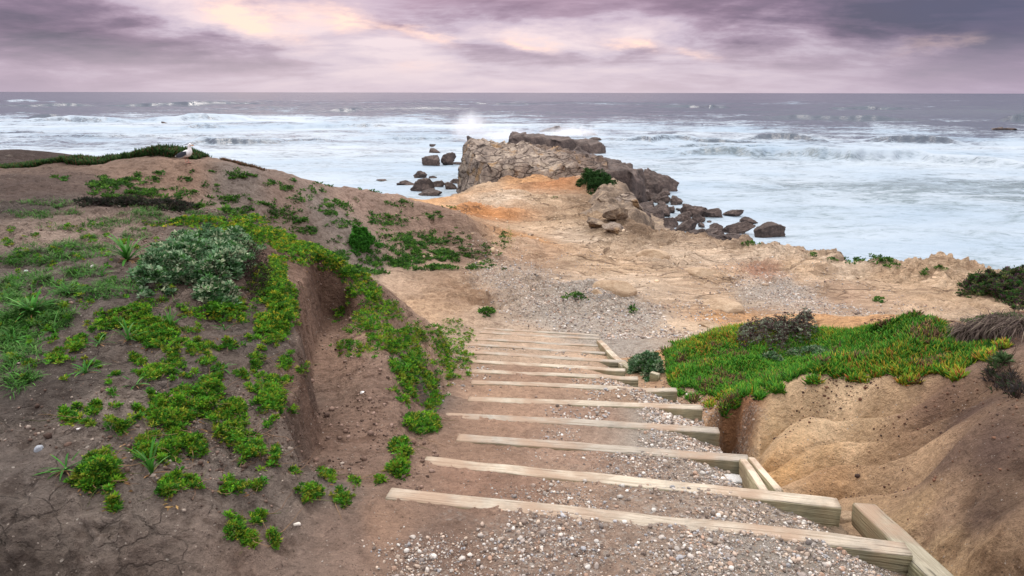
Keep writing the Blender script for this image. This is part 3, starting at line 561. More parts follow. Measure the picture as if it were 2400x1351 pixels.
# ------------------------------------------------------------------ sea
def sea():
    az = np.radians(np.linspace(-75, 75, 1100)); rr = np.concatenate([np.geomspace(14, 700, 760), np.geomspace(700, 40000, 130)[1:]])
    T, R = np.meshgrid(az, rr); X = R*np.sin(T); Y = R*np.cos(T)
    z = np.zeros(X.shape)
    fade = sst(1500, 500, R)
    z += fbm(X*.02+9, Y*.05, 4, 3)*.9*sst(40, 160, R) + ridged(X*.006+2, Y*.022, 4, 21)*1.6*sst(150, 500, R) + fbm(X*.1, Y*.22, 4, 4)*.30 + fbm(X*.5, Y*.9, 3, 6)*.045
    lim = np.interp(np.degrees(T), [-40,-20,-8,0,10,25,40], [330,330,280,240,215,200,180])
    lim = lim*(1+.28*fbm(T*14, R*.004, 3, 8))
    sw = ridged(X*.0045+2, Y*.018, 4, 21); foam = sst(1.45, .55, R/lim)*.74 + sst(.9, 1.4, R/lim)*(-.02+.30*np.maximum(sw, -.5)*sst(3000, 600, R))
    foam = foam + .42*fbm(X*.014, Y*.06, 4, 12)*sst(60, 140, R)*sst(2500,700,R)
    foam = foam - .4*sst(-.15, .5, fbm(X*.03+5, Y*.045, 4, 14))*sst(2, 20, X-Y*.1)*sst(130, 60, R)
    foam = foam - .06*sst(10, 25, X)*sst(60, 30, R)
    murk = sst(160, 50, R)
    # breaking and rolling waves: (u0, u1, v of the foot, height m, amount of foam on the crest)
    for (u0, u1, v, hh, ff, sd_) in ((390,640,284,2.7,.55,1),(120,380,287,1.3,.5,2),(140,230,281,1.5,-.6,3),(640,1000,300,1.0,.5,4),(470,700,337,1.35,.3,5),(60,560,322,.6,.5,6),(660,830,331,.6,.4,7),
            (470,580,304,1.3,.3,8),(1480,2400,372,1.3,.55,9),(1380,1800,330,.9,.4,10),(1690,1900,326,1.0,.0,11),(1970,2200,331,1.3,.0,12),(1740,2150,281,2.2,-.7,13),(2250,2420,283,3.0,-.8,14),(0,240,242,2.6,.9,15),(0,300,252,2.2,-.5,16),
            (1150,1260,247,2,-.4,17),(1500,1700,255,2,-.5,18),(800,1000,262,1.6,-.2,19),(1850,2100,258,2.,-.5,20),(1500,1900,345,.7,.4,21),(860,1100,330,.8,.5,22),(0,200,316,.6,.4,23),(1000,1180,246,1.8,-.4,24),(300,700,249,2,-.4,25)):
        t0 = math.atan2((u0-1200)/F, .96); t1 = math.atan2((u1-1200)/F, .96)
        dx, dy, dz = ray((u0+u1)/2, v); R0 = SEA/dz*math.hypot(dx, dy)
        w = (t1-t0)/2; tm = (t0+t1)/2
        Rl = R0*(1+.05*fbm(T*22, T*0+sd_*3.3, 3, 60+sd_)+.014*fbm(T*70, T*0+sd_, 2, 70+sd_))
        env = np.clip(1-((T-tm)/w)**2, 0, 1)**.8*(1+.4*fbm(T*16, T*0+sd_, 2, 90+sd_))
        d = R-Rl; s = hh
        prof = np.where(d < 0, np.exp(-(d/(1.5*s))**2), np.exp(-(d/(5.0*s))**2))
        z += hh*env*prof
        face = np.exp(-((d+1.2*s)/(1.0*s))**2)*env; top = np.exp(-((d-2.2*s)/(3.2*s))**2)*env
        foam = foam - .55*np.clip(face, 0, 1)*(1 if ff < .5 else .55) + ff*np.clip(top, 0, 1)
    idx = np.arange(X.size).reshape(X.shape)
    q = np.stack([idx[:-1,:-1], idx[1:,:-1], idx[1:,1:], idx[:-1,1:]], -1).reshape(-1, 4)[:, ::-1]
    V = np.stack([X, Y, SEA+z*fade], -1).reshape(-1, 3)
    m, t, out = nt('sea_water')
    tc = N(t, 'ShaderNodeTexCoord').outputs['Object']
    fo = attr(t, 'foam').outputs['Fac']; mk = attr(t, 'murk').outputs['Fac']
    mp = N(t, 'ShaderNodeMapping'); L(t, tc, mp.inputs[0]); mp.inputs['Scale'].default_value = (.55, 1, 1)
    a = noise(t, mp.outputs[0], .16, 9, .66, 1.2); b = noise(t, mp.outputs[0], .9, 8, .7, 1.5); w2 = noise(t, mp.outputs[0], .035, 5, .6)
    k = math_(t, 'ADD', fo, math_(t, 'ADD', math_(t, 'MULTIPLY', math_(t, 'SUBTRACT', a, .5), 1.5), math_(t, 'MULTIPLY', math_(t, 'SUBTRACT', b, .5), 1.5)))
    fac = ramp(t, k, [(.34, 0.0), (.50, .38), (.62, .72), (.82, 1.0)])
    wcol = mixc(t, mk, (.035,.055,.085), (.15,.215,.235))
    fcol = mixc(t, ramp(t, w2, [(.38, 0.0), (.60, 1.0)]), (.255,.335,.415), (.36,.42,.475))
    wb = N(t, 'ShaderNodeBsdfPrincipled', i_Roughness=.22, i_IOR=1.33); L(t, wcol, wb.inputs['Base Color'])
    fb = N(t, 'ShaderNodeBsdfPrincipled', i_Roughness=.7); L(t, fcol, fb.inputs['Base Color']); fb.inputs['Specular IOR Level'].default_value = .25
    h = math_(t, 'ADD', math_(t, 'MULTIPLY', noise(t, mp.outputs[0], .35, 8, .65), 1.1), math_(t, 'MULTIPLY', b, .25))
    bp = N(t, 'ShaderNodeBump', i_Strength=.55, i_Distance=.9); L(t, h, bp.inputs['Height'])
    L(t, bp.outputs[0], wb.inputs['Normal']); 
    bp2 = N(t, 'ShaderNodeBump', i_Strength=.7, i_Distance=.6); L(t, h, bp2.inputs['Height']); L(t, bp2.outputs[0], fb.inputs['Normal'])
    ms = N(t, 'ShaderNodeMixShader'); L(t, fac, ms.inputs[0]); L(t, wb.outputs[0], ms.inputs[1]); L(t, fb.outputs[0], ms.inputs[2]); L(t, ms.outputs[0], out.inputs[0])
    o = build('sea', V, q, m, smooth=True, attrs={'foam': foam.ravel(), 'murk': murk.ravel()})
    tag(o, kind='structure')
sea()

# ------------------------------------------------------------------ timber things
def beam(name, A, B, w, h, mat, seed, wear=.006, nseg=60):
    """squared timber: A, B are the ends of the far top edge; it reaches w towards the viewer and h down"""
    A = np.array(A, float); B = np.array(B, float); d = B-A; Ln = np.linalg.norm(d); d /= Ln
    s = np.array([d[1], -d[0], 0]); s /= np.linalg.norm(s); up = np.cross(s, d); 
    if up[2] < 0: up = -up
    pr = []   # rounded profile in (s, up)
    ch = .012
    for (cx, cz, a0) in ((w-ch, -ch, 0), (ch, -ch, 90), (ch, -h+ch, 180), (w-ch, -h+ch, 270)):
        for k in range(3):
            a = radians(a0+k*45); pr.append((cx+ch*cos(a), cz+ch*sin(a)))
    # add points along the top for wear
    prof = []
    for i, p in enumerate(pr):
        prof.append(p); q = pr[(i+1) % len(pr)]
        if math.hypot(q[0]-p[0], q[1]-p[1]) > .03:
            for k in (.25, .5, .75): prof.append((p[0]+(q[0]-p[0])*k, p[1]+(q[1]-p[1])*k))
    prof = np.array(prof); n = len(prof)
    rs = np.random.default_rng(seed)
    V = []
    for i in range(nseg+1):
        x = Ln*i/nseg
        if i in (0, nseg): x += 0
        jt = fbm(np.full(n, x*3.0+seed*7), prof[:,1]*30+prof[:,0]*10, 3, seed)*wear
        bow = fbm(np.array([x*.7+seed]), np.array([1.3]), 2, seed+3)[0]*.014
        dip = np.maximum(0, fbm(np.array([x*1.7+seed*3]), np.array([.3]), 3, seed+8)[0])*.022
        topm = prof[:,1] > -h*.4
        V.append(A + d*x + np.outer(prof[:,0]+bow+jt, s) + np.outer(prof[:,1]-dip*topm+jt, up))
    V = np.array(V).reshape(-1, 3)
    q = []
    for i in range(nseg):
        for k in range(n):
            a = i*n+k; b = i*n+(k+1) % n; q.append((a, b, b+n, a+n))
    caps = []
    cA = len(V); V = np.vstack([V, V[:n].mean(0)[None], V[nseg*n:(nseg+1)*n].mean(0)[None]])
    for k in range(n):
        caps.append((cA, (k+1) % n, k)); caps.append((cA+1, nseg*n+k, nseg*n+(k+1) % n))
    ctr = (A+B)/2
    # local frame: x along the timber so that the grain follows it
    R = np.stack([d, s, up], 1)
    Vl = (V-ctr)@R
    o = build(name, Vl, [np.array(q), np.array(caps)], mat, smooth=False)
    from mathutils import Matrix
    M = Matrix([[*R[0], ctr[0]], [*R[1], ctr[1]], [*R[2], ctr[2]], [0, 0, 0, 1]]); o.matrix_world = M
    return o
names = ['lowest front timber of the stairway, the one nearest the viewer','second stair timber from the viewer, ending behind the loose weathered beam',
 'third stair timber, its right end meeting two short pale side boards','fourth stair timber with a thick grey-green right end beside the sandstone hole',
 'fifth stair timber, its green right end above a wedge of gravel','sixth stair timber, its right end just under the ice plant mat','seventh stair timber, ending below the small silvery bush',
 'eighth stair timber, its right end touching the small silvery bush','ninth stair timber, where the long side board of the lower flight ends','tenth stair timber, lying close behind the eleventh at its left end',
 'eleventh stair timber, thin pale line near the top of the long side board','next to last stair timber before the gravel landing','farthest stair timber at the edge of the gravel landing']
names[0] = 'longest pale stair timber, nearest the viewer, crossing the gravel'
for n, (A, B, z) in enumerate(TIM):
    drop = (z-TIM[n+1][2]) if n+1 < len(TIM) else .14
    o = beam('timber_step', A, B, .098 if n < 9 else .092, max(.14, drop+.05), WOOD, 11+n)
    tag(o, names[n], 'timber step', 'timber steps of the stairway')
# side boards
def at_step(u, v, z): return px(u, v, z)
b1 = beam('side_board', px(1752,1073,-2.12), px(1806,1146,-1.96), .05, .16, WOOD3, 51, .003, 20); tag(b1, 'short pale board on the stair edge, inner of two, beside the flat white stone', 'board', 'short side boards')
b2 = beam('side_board', px(1772,1071,-2.12), px(1838,1146,-1.99), .045, .14, WOOD3, 52, .003, 20); tag(b2, 'short pale board on the stair edge, outer of two, against the orange sandstone', 'board', 'short side boards')
z9 = TIM[8][2]; z11 = TIM[10][2]
b3 = beam('side_board', px(1411,796,z11+.03), px(1471,853,z9+.02), .09, .18, WOOD, 53, .004, 20); tag(b3, 'long side board running down the right edge of the far steps beside the gravel', 'board')
b4 = beam('post', px(1466,846,z9+.02), px(1488,862,z9+.01), .09, .2, WOOD2, 54, .003, 8); tag(b4, 'short dark timber stub at the corner above the small silvery bush', 'post')
b5 = beam('post', px(1531,867,-3.02), px(1549,872,-3.02), .07, .22, WOOD2, 55, .003, 8); tag(b5, 'grey stub of wood between the silvery bush and the ice plant mat', 'post')
b6 = beam('loose_beam', px(2058,1176,-1.95), px(2345,1436,-1.765), .115, .13, WOOD2, 56, .006, 40); tag(b6, 'loose weathered beam lying askew in the ditch at the right end of the stairs', 'beam')

# ------------------------------------------------------------------ camera, light, sky
cam = bpy.data.cameras.new('camera'); co = bpy.data.objects.new('camera', cam); COL.objects.link(co)
cam.lens = 24; cam.sensor_width = 36; cam.clip_start = .05; cam.clip_end = 60000
from mathutils import Matrix, Euler
co.matrix_world = Matrix.Rotation(radians(90)-P0, 4, 'X') @ Matrix.Rotation(radians(.10), 4, 'Z')
sc.camera = co
SUN_EL, SUN_AZ = 48, -14
sun = bpy.data.lights.new('sun', 'SUN'); so = bpy.data.objects.new('sun', sun); COL.objects.link(so)
sun.energy = 1.5; sun.angle = radians(13); sun.color = (1, .9, .82)
so.rotation_euler = Euler((radians(90-SUN_EL), 0, radians(180-SUN_AZ)), 'XYZ')
from mathutils import Vector
dsun = Vector((sin(radians(SUN_AZ))*cos(radians(SUN_EL)), cos(radians(SUN_AZ))*cos(radians(SUN_EL)), sin(radians(SUN_EL))))
so.rotation_euler = dsun.to_track_quat('Z', 'Y').to_euler()

def world():
    w = bpy.data.worlds.new('World'); sc.world = w; w.use_nodes = True; t = w.node_tree; t.nodes.clear()
    out = t.nodes.new('ShaderNodeOutputWorld')
    tc = N(t, 'ShaderNodeTexCoord').outputs['Generated']
    sp = N(t, 'ShaderNodeSeparateXYZ'); L(t, tc, sp.inputs[0]); x, y, z = sp.outputs
    az0 = math_(t, 'ARCTAN2', x, y); z0 = z
    wc = N(t, 'ShaderNodeCombineXYZ'); L(t, math_(t, 'MULTIPLY', az0, 1.0), wc.inputs[0]); L(t, math_(t, 'MULTIPLY', z, 3.2), wc.inputs[1])
    wn = N(t, 'ShaderNodeTexNoise', i_Scale=7.0, i_Detail=7.0, i_Roughness=.6); L(t, wc.outputs[0], wn.inputs['Vector'])
    ws = N(t, 'ShaderNodeSeparateColor'); L(t, wn.outputs['Color'], ws.inputs[0])
    az = math_(t, 'ADD', az0, math_(t, 'MULTIPLY', math_(t, 'SUBTRACT', ws.outputs[0], .5), .22))
    z = math_(t, 'ADD', z0, math_(t, 'MULTIPLY', math_(t, 'MULTIPLY', math_(t, 'SUBTRACT', ws.outputs[1], .5), .085), math_(t, 'MULTIPLY', z0, 14.0, clamp=True)))
    zz = math_(t, 'ADD', math_(t, 'MAXIMUM', z0, 0.0), .17)
    cb = N(t, 'ShaderNodeCombineXYZ'); L(t, math_(t, 'DIVIDE', x, zz), cb.inputs[0]); L(t, math_(t, 'DIVIDE', y, zz), cb.inputs[1])
    cl = noise(t, cb.outputs[0], 1.15, 9, .6, .4)
    mp = N(t, 'ShaderNodeMapping'); L(t, cb.outputs[0], mp.inputs[0]); mp.inputs['Rotation'].default_value = (0, 0, radians(-24)); mp.inputs['Scale'].default_value = (.55, 1, 1); mp.inputs['Location'].default_value = (3.3, 1.2, 0)
    st = noise(t, mp.outputs[0], 2.3, 9, .62, .4)
    k = math_(t, 'ADD', math_(t, 'MULTIPLY', cl, .6), math_(t, 'MULTIPLY', st, .4))
    def gauss(u, v, su, sv, rot=0):
        dx, dy, dz = ray(u, v); l = math.sqrt(dx*dx+dy*dy+dz*dz); a0 = math.atan2(dx, dy); e0 = dz/l
        da = math_(t, 'SUBTRACT', az, a0); de = math_(t, 'SUBTRACT', z, e0)
        cr, sr = cos(rot), sin(rot)
        p = math_(t, 'ADD', math_(t, 'MULTIPLY', da, cr), math_(t, 'MULTIPLY', de, sr)); q = math_(t, 'SUBTRACT', math_(t, 'MULTIPLY', de, cr), math_(t, 'MULTIPLY', da, sr))
        p = math_(t, 'MULTIPLY', p, F/su); q = math_(t, 'MULTIPLY', q, F/sv)
        return math_(t, 'EXPONENT', math_(t, 'MULTIPLY', math_(t, 'ADD', math_(t, 'MULTIPLY', p, p), math_(t, 'MULTIPLY', q, q)), -1.0))
    # broad light and dark parts of the cloud deck
    def add(a, b, s): return math_(t, 'ADD', a, math_(t, 'MULTIPLY', b, s))
    for (u, v, su, sv, rot, s) in ((600,50,280,60,-.25,.17),(900,100,340,50,-.25,.12),(1450,105,260,38,-.1,.13),(1230,95,120,30,-.1,.08),(1100,180,900,35,0,.07),(1480,50,200,40,.1,.08),(2200,100,160,28,.35,.11),
              (150,100,260,60,-.1,-.12),(430,80,160,25,-.15,-.06),(500,150,300,20,0,-.05),(1900,30,420,55,-.25,-.13),(2150,60,200,45,-.3,-.1),(2380,60,120,110,0,-.08),(1300,20,400,30,0,-.05),(1500,150,250,14,-.05,-.05),(1950,140,300,22,-.08,-.06),(2300,170,200,20,0,-.04),(30,30,160,80,0,-.05)):
        k = add(k, gauss(u, v, su, sv, rot), s)
    vis = ramp(t, k, [(.28, (.085,.072,.12)), (.40, (.21,.145,.22)), (.49, (.375,.275,.365)), (.57, (.575,.475,.565)), (.70, (.84,.69,.71))])
    # sun breaking through in a few places
    glow = None
    for (u, v, su, sv, rot, s) in ((600,38,80,20,-.45,1.),(800,42,85,13,-.15,1.),(545,25,40,15,-.5,.7),(980,82,60,8,-.3,.6),(1245,102,55,7,-.22,.9),(1455,110,50,7,-.15,.9),(1620,125,50,5,-.1,.5),(660,65,60,9,-.4,.6),(1000,160,60,5,0,.3),(2200,108,60,6,.3,.15)):
        gs = math_(t, 'MULTIPLY', gauss(u, v, su, sv*1.7, rot), s); glow = gs if glow is None else math_(t, 'ADD', glow, gs)
    fine = noise(t, cb.outputs[0], 7.5, 7, .65, .6)
    glow = math_(t, 'MULTIPLY', glow, math_(t, 'MULTIPLY', math_(t, 'SUBTRACT', fine, .16), 2.7), clamp=True)
    vis = mixc(t, math_(t, 'MULTIPLY', gauss(1050,-60,700,95,0), .32), vis, (.62,.33,.40))
    vis = mixc(t, math_(t, 'MULTIPLY', gauss(2420,20,260,110,0), .75), vis, (.085,.085,.16))
    vis = mixc(t, glow, vis, (1.14,.77,.62))
    # pale band above the sea
    hz = ramp(t, z0, [(.0, .8), (.03, .5), (.07, 0.0)])
    azf = ramp(t, math_(t, 'ABSOLUTE', math_(t, 'ADD', az, .05)), [(.25, (.70,.59,.65)), (.68, (.46,.38,.49))])
    vis = mixc(t, hz, vis, azf)
    vis = mixc(t, 1.0, vis, (.84,.84,.86), 'MULTIPLY')
    # cloud overhead, out of view, brightened to light the ground
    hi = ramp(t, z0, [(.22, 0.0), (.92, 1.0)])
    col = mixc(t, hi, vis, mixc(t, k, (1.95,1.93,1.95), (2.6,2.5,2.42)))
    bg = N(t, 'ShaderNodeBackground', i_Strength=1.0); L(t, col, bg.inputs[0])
    sky = N(t, 'ShaderNodeTexSky', sky_type='NISHITA'); sky.sun_disc = False; sky.sun_elevation = radians(SUN_EL); sky.sun_rotation = radians(SUN_AZ)
    b2 = N(t, 'ShaderNodeBackground', i_Strength=.006); L(t, sky.outputs[0], b2.inputs[0])
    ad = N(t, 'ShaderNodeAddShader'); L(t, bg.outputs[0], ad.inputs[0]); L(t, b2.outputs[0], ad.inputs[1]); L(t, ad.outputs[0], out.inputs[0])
    w.cycles.sampling_method = 'MANUAL'; w.cycles.sample_map_resolution = 512
world()
vs = sc.view_settings; vs.view_transform = 'Standard'; vs.look = 'None'; vs.exposure = .3; vs.gamma = 1
sc.cycles.max_bounces = 5; sc.cycles.volume_bounces = 4; sc.cycles.transparent_max_bounces = 6
# ------------------------------------------------------------------ rocks
import bmesh
_ico = {}
def ico(sub):
    if sub not in _ico:
        bm = bmesh.new(); bmesh.ops.create_icosphere(bm, subdivisions=sub, radius=1.0)
        _ico[sub] = (np.array([v.co[:] for v in bm.verts]), np.array([[v.index for v in f.verts] for f in bm.faces])); bm.free()
    return _ico[sub]
def rocky(sub, seed, cuts=9, rough=1.0, lo=.46):
    V, Fc = ico(sub); p = V.copy(); rs = np.random.default_rng(seed)
    for i in range(cuts):
        n = rs.normal(size=3); n /= np.linalg.norm(n); d = rs.uniform(lo, .85)
        p -= np.maximum(0, p@n-d)[:,None]*n*.97
    o = rs.uniform(0, 50, 3)
    k = 1+rough*(.10*vn3(p*1.7+o, 1)+.07*vn3(p*4+o, 2)+.055*vn3(p*9+o, 3)+.035*vn3(p*19+o, 4))
    return p*k[:,None], Fc
def boulder(name, label, cat, loc, size, seed, mat, sub=4, rot=None, cuts=9, group=None, tilt=0., rough=1., parent=None):
    V, Fc = rocky(sub, seed, cuts, rough); rs = np.random.default_rng(seed+1)
    a = rs.uniform(0, 6.28) if rot is None else rot
    V = V*np.array(size)*.5*1.12
    ct, s_ = cos(tilt), sin(tilt); V = np.stack([V[:,0]*ct+V[:,2]*s_, V[:,1], V[:,2]*ct-V[:,0]*s_], 1)
    if rot is not None: V = np.stack([V[:,0]*cos(a)-V[:,1]*sin(a), V[:,0]*sin(a)+V[:,1]*cos(a), V[:,2]], 1)
    o = build(name, V+np.array(loc), Fc, mat, smooth=(mat is ROCKS), loc=loc)
    tag(o, label, cat, group); return o
def depth_of(p): return p[1]*cos(P0)-p[2]*sin(P0)

SR = [ # u, v of the foot, width, height in photo pixels, label
 (1013,343,15,7,'tiny rock awash above the pair of offshore rocks left of the cliff'),
 (1015,359,32,13,'small flat-topped dark rock just behind the twin offshore rocks'),
 (1003,386,46,32,'larger left one of the twin dark rocks standing in foam left of the cliff'),
 (1049,383,40,28,'right one of the twin dark rocks standing in foam left of the cliff'),
 (1072,384,24,5,'low rock tip at the foot of the right twin rock'),
 (985,413,34,14,'rounded dark rock alone above the black cluster left of the cliff foot'),
 (896,424,24,6,'thin sliver of rock farthest left of the black cluster'),
 (952,437,42,19,'wedge of black rock at the left end of the cluster by the orange knob'),
 (990,449,62,32,'biggest black rock of the cluster behind the orange knob'),
 (1012,420,20,9,'small black rock topping the cluster behind the orange knob'),
 (1024,440,32,20,'upright black rock on the right of the cluster behind the orange knob'),
 (1003,460,50,20,'low black rock at the near edge of the cluster by the sand'),
 (1056,443,36,17,'dark rock wedged against the foot of the layered cliff'),
 (1068,430,24,12,'small dark rock above the cliff foot, touching the layered face'),
 (1101,336,20,22,'reddish rock half hidden by the bursting wave'),
 (1290,312,55,19,'square dark rock farthest out beyond the long slab'),
 (1360,313,26,10,'left piece of the low broken reef right of the farthest rock'),
 (1388,320,36,9,'right piece of the low broken reef sloping into the surf'),
 (1391,331,30,9,'small rock between the reef and the right end of the slab'),
 (1505,432,58,38,'dark rock tucked between the ridge and the pointed boulder'),
 (1540,453,96,66,'big pointed boulder with a sloping right side below the ridge'),
 (1547,472,46,26,'brown boulder right below the big pointed boulder'),
 (1515,500,62,42,'rounded grey boulder leaning on the cliff outcrop'),
 (1556,503,44,32,'blunt boulder right of the rounded grey one'),
 (1583,479,24,10,'small rock in foam right of the brown boulder'),
 (1620,503,62,36,'squat isolated boulder with foam all around'),
 (1675,505,48,25,'sloping boulder right of the squat isolated one'),
 (1592,490,16,6,'pebble-like rock left of the squat isolated boulder'),
 (1722,502,42,12,'left part of the slanting low reef above the long shore rock'),
 (1752,518,44,12,'right part of the slanting low reef above the long shore rock'),
 (1730,542,76,27,'left half of the long shore rock with a foamy crest'),
 (1806,553,78,32,'right half of the long shore rock, humped'),
 (1739,571,80,22,'dark flat rock on the near shore with a green tuft'),
 (1855,584,38,14,'small wedge rock at the water edge near the cliff top turf'),
 (1668,545,26,13,'small knob of rock right of the boulder heap'),
 (1620,520,22,10,'little black rock above the boulder heap'),
 (1662,519,12,5,'speck of rock between the boulder heap and the long shore rock'),
 (1536,514,62,30,'upper left boulder of the heap below the outcrop'),
 (1597,516,40,22,'upper right boulder of the heap below the outcrop'),
 (1566,532,60,30,'central boulder of the heap below the outcrop'),
 (1606,542,54,28,'right central boulder of the heap below the outcrop'),
 (1520,540,46,24,'lower left boulder of the heap, against the sandstone'),
 (1574,552,58,22,'lowest boulder in the middle of the heap'),
 (1636,554,52,24,'flat boulder right of the lowest one'),
 (1668,561,44,18,'end boulder of the heap, nearest the flat shore rock'),
 (2330,305,34,9,'left piece of the dark reef at the far right edge'),
 (2368,306,60,11,'right piece of the dark reef at the far right edge'),
 (383,293,16,7,'lone tiny rock in the surf above the seagull'),
]
for i, (u, v, w, h, lab) in enumerate(SR):
    p = px(u, v-1, SEA+.1); D = depth_of(p); W = w*D/F; H = h*D/F*1.15
    Dp = max(W*.55, H*.9)
    boulder('sea_rock', lab, 'rock', (p[0], p[1]+Dp*.35, SEA+H*.14), (W*1.12, Dp*1.1, H*1.22), 300+i, ROCKD, 4 if w < 40 else 5, rot=0, cuts=15, group='dark rocks in the surf', rough=1.15, tilt=.12*((i*7)%5-2))

for i in range(34):
    f_ = i/34; u = 1488+205*f_+RNG.normal(0, 14); v = 440+120*f_**1.1+RNG.normal(0, 9); w = RNG.uniform(14, 34); h = w*RNG.uniform(.5, .75)
    p = px(u, v, SEA+.1); D = depth_of(p); W = w*D/F; H = h*D/F
    boulder('sea_rock', 'small dark boulder packed among the bigger ones along the waterline right of the outcrop', 'rock', (p[0], p[1], SEA+H*.3), (W, W*.8, H*1.5), 1300+i, ROCKD, 4, rot=float(RNG.uniform(0,3)), cuts=12, group='small boulders along the waterline', rough=1.2)
def hf_rock(name, label, poly, top, mat, res=.12, edge=.8, low=SEA-1.5, seed=5, rough=1.0, wob=.5):
    poly = np.array(poly); x0, y0 = poly.min(0)-1.6; x1, y1 = poly.max(0)+1.6
    xs = np.arange(x0, x1, res); ys = np.arange(y0, y1, res); X, Y = np.meshgrid(xs, ys)
    s = sdf(poly, X+fbm(X*.5, Y*.5, 4, seed)*wob*1.6, Y+fbm(X*.5, Y*.5, 4, seed+1)*wob*1.6)
    e = sst(edge*.5, -edge*.5, s)
    z = top(X, Y)
    z = low+(z-low)*e
    keep = s < edge+.4
    V = np.stack([X, Y, z], -1).reshape(-1, 3)
    # blocky relief on every face, in three dimensions
    q = V*np.array([.9,.9,.9]); ax = q@np.array([.45,.25,.86]); bx = q@np.array([.85,.1,-.5])
    qq = np.stack([bx*.9, q[:,1]*.6, ax*2.4], 1)
    dsp = (vn3(qq, seed)*.35+vn3(qq*2.3, seed+1)*.2+vn3(q*4, seed+2)*.09+vn3(q*9, seed+3)*.05)*rough
    V[:,0] += dsp*.8; V[:,1] += dsp*.6; V[:,2] += dsp*.45
    idx = np.arange(X.size).reshape(X.shape)
    kq = keep[:-1,:-1] & keep[1:,1:]
    Q = np.stack([idx[:-1,:-1], idx[:-1,1:], idx[1:,1:], idx[1:,:-1]], -1)[kq]
    used = np.unique(Q); remap = np.full(X.size, -1); remap[used] = np.arange(len(used))
    o = build(name, V[used], remap[Q], mat, smooth=True, loc=(float(poly[:,0].mean()), float(poly[:,1].mean()), SEA))
    tag(o, label, 'rock'); return o
def planef(pts):
    P = np.array(pts); A = np.c_[P[:,0], P[:,1], np.ones(len(P))]; s = np.linalg.lstsq(A, P[:,2], rcond=None)[0]
    return lambda X, Y: s[0]*X+s[1]*Y+s[2]
RP = [pyd(1110,345,64), pyd(1190,349,62), pyd(1300,359,60), pyd(1390,380,60), pyd(1240,385,56), pyd(1470,398,60), pyd(1330,395,56)]
class _T:
    f = RBF(np.array(RP+[(-4,76,-5.6),(5,78,-6.2),(11,72,-8)]), .12)
def ridge_top(X, Y):
    return _T.f(X, Y)+ridged(X*.35+Y*.1, Y*.5, 4, 7)*.55+fbm(X*.8, Y*.8, 4, 9)*.35+np.floor(fbm(X*.4, Y*.4, 2, 3)*4)*.12
hf_rock('rock_ridge', 'large layered grey and tan rock ridge at the tip of the point', [(-4.7,61.5),(-2.6,53.5),(-.6,54.6),(1.8,53.6),(4.2,54.8),(6.6,54.4),(8.6,57),(8.4,63),(7,71),(2,76),(-4.6,75)], ridge_top, ROCKR, .11, 1.3, seed=5, rough=1.)
hf_rock('rock_shelf', 'low dark brown rock shelf running down right of the layered ridge', [(6.2,55.5),(9.8,54.5),(11.6,58.5),(11.4,64),(9.6,73),(6.4,78),(5,70),(7,62)], lambda X, Y: -5.95-.17*(X-7)-.014*(Y-60)+ridged(X*.5, Y*.4, 4, 8)*.35+fbm(X*1.1, Y*1.1, 3, 9)*.2, ROCKD, .12, 1.4, seed=15)
hf_rock('rock_slab', 'long dark slab of rock in the surf behind the ridge', [(-.8,108),(2,106),(8,105),(14.6,107.5),(15.2,111),(10,113),(4,117),(-.4,117)], lambda X, Y: -6.45-.085*X+ridged(X*.12+Y*.2, Y*.4, 4, 18)*.35+fbm(X*.6, Y*.6, 3, 19)*.25, ROCKD, .2, 1.6, seed=25, rough=1.3)
hf_rock('rock_step', 'broken brown rock step at the cliff edge below the round dark bush', [px(1395,452,-5.7)[:2],px(1450,448,-5.7)[:2],px(1500,475,-6)[:2],px(1515,520,-6)[:2],px(1470,545,-5.9)[:2],px(1410,535,-5.8)[:2],px(1350,510,-5.7)[:2],px(1370,480,-5.7)[:2]], lambda X, Y: -5.45+.03*(Y-36)-.03*(X-5)+ridged(X*.5, Y*.5, 4, 28)*.35+fbm(X*1.6, Y*1.6, 3, 29)*.2, ROCKB, .07, 1.6, low=-7.2, seed=35, rough=.8)
# outcrop at the cliff edge
for i, (u, v, w, h, lab, m_) in enumerate([(1478,508,74,66,'blocky overhanging outcrop at the cliff edge right of the round bush', ROCKR),(1448,520,52,44,'cracked brown block below the overhanging outcrop', ROCKB),
        (1505,522,50,40,'darker lower block at the cliff edge above the boulders', ROCKD),(1400,535,60,24,'low slabby block at the foot of the brown cliff step', ROCKB),(1440,548,60,22,'tilted slab of tan rock above the gravel hollow', ROCKR)]):
    w0 = cast([u], [v-2])[0]; D = depth_of(w0); W = w*D/F; H = h*D/F
    boulder('outcrop_block', lab, 'rock', (w0[0], w0[1]+W*.3, w0[2]+H*.3), (W*1.1, W*.9, H*1.1), 640+i, m_, 5, rot=0, cuts=16, tilt=.25, rough=1.3)
SB = [(1690,722,95,34,.5,'smooth elongated grey-tan boulder lying in the gravel'),(1437,680,105,36,0,'low rounded sandstone hump with a dark hollow at its left'),(1660,765,46,16,0,'small rounded stone between gravel and ice plant'),
      (1985,1215,44,24,0,'orange stone in the ditch beside the last timber end'),(1530,600,70,20,.3,'flat pale slab flush with the sandstone shelf'),(1640,640,80,16,.35,'long tilted slab of pale sandstone'),(1400,690,30,16,0,'small boulder against the low sandstone hump')]
for i, (u, v, w, h, rt, lab) in enumerate(SB):
    w0 = cast([u], [v])[0]; D = depth_of(w0); W = w*D/F; H = h*D/F
    boulder('sandstone_boulder', lab, 'rock', (w0[0], w0[1], w0[2]-H*.05), (W, W*.62, H*1.5), 700+i, ROCKS, 4, rot=-rt, cuts=5, rough=.5)
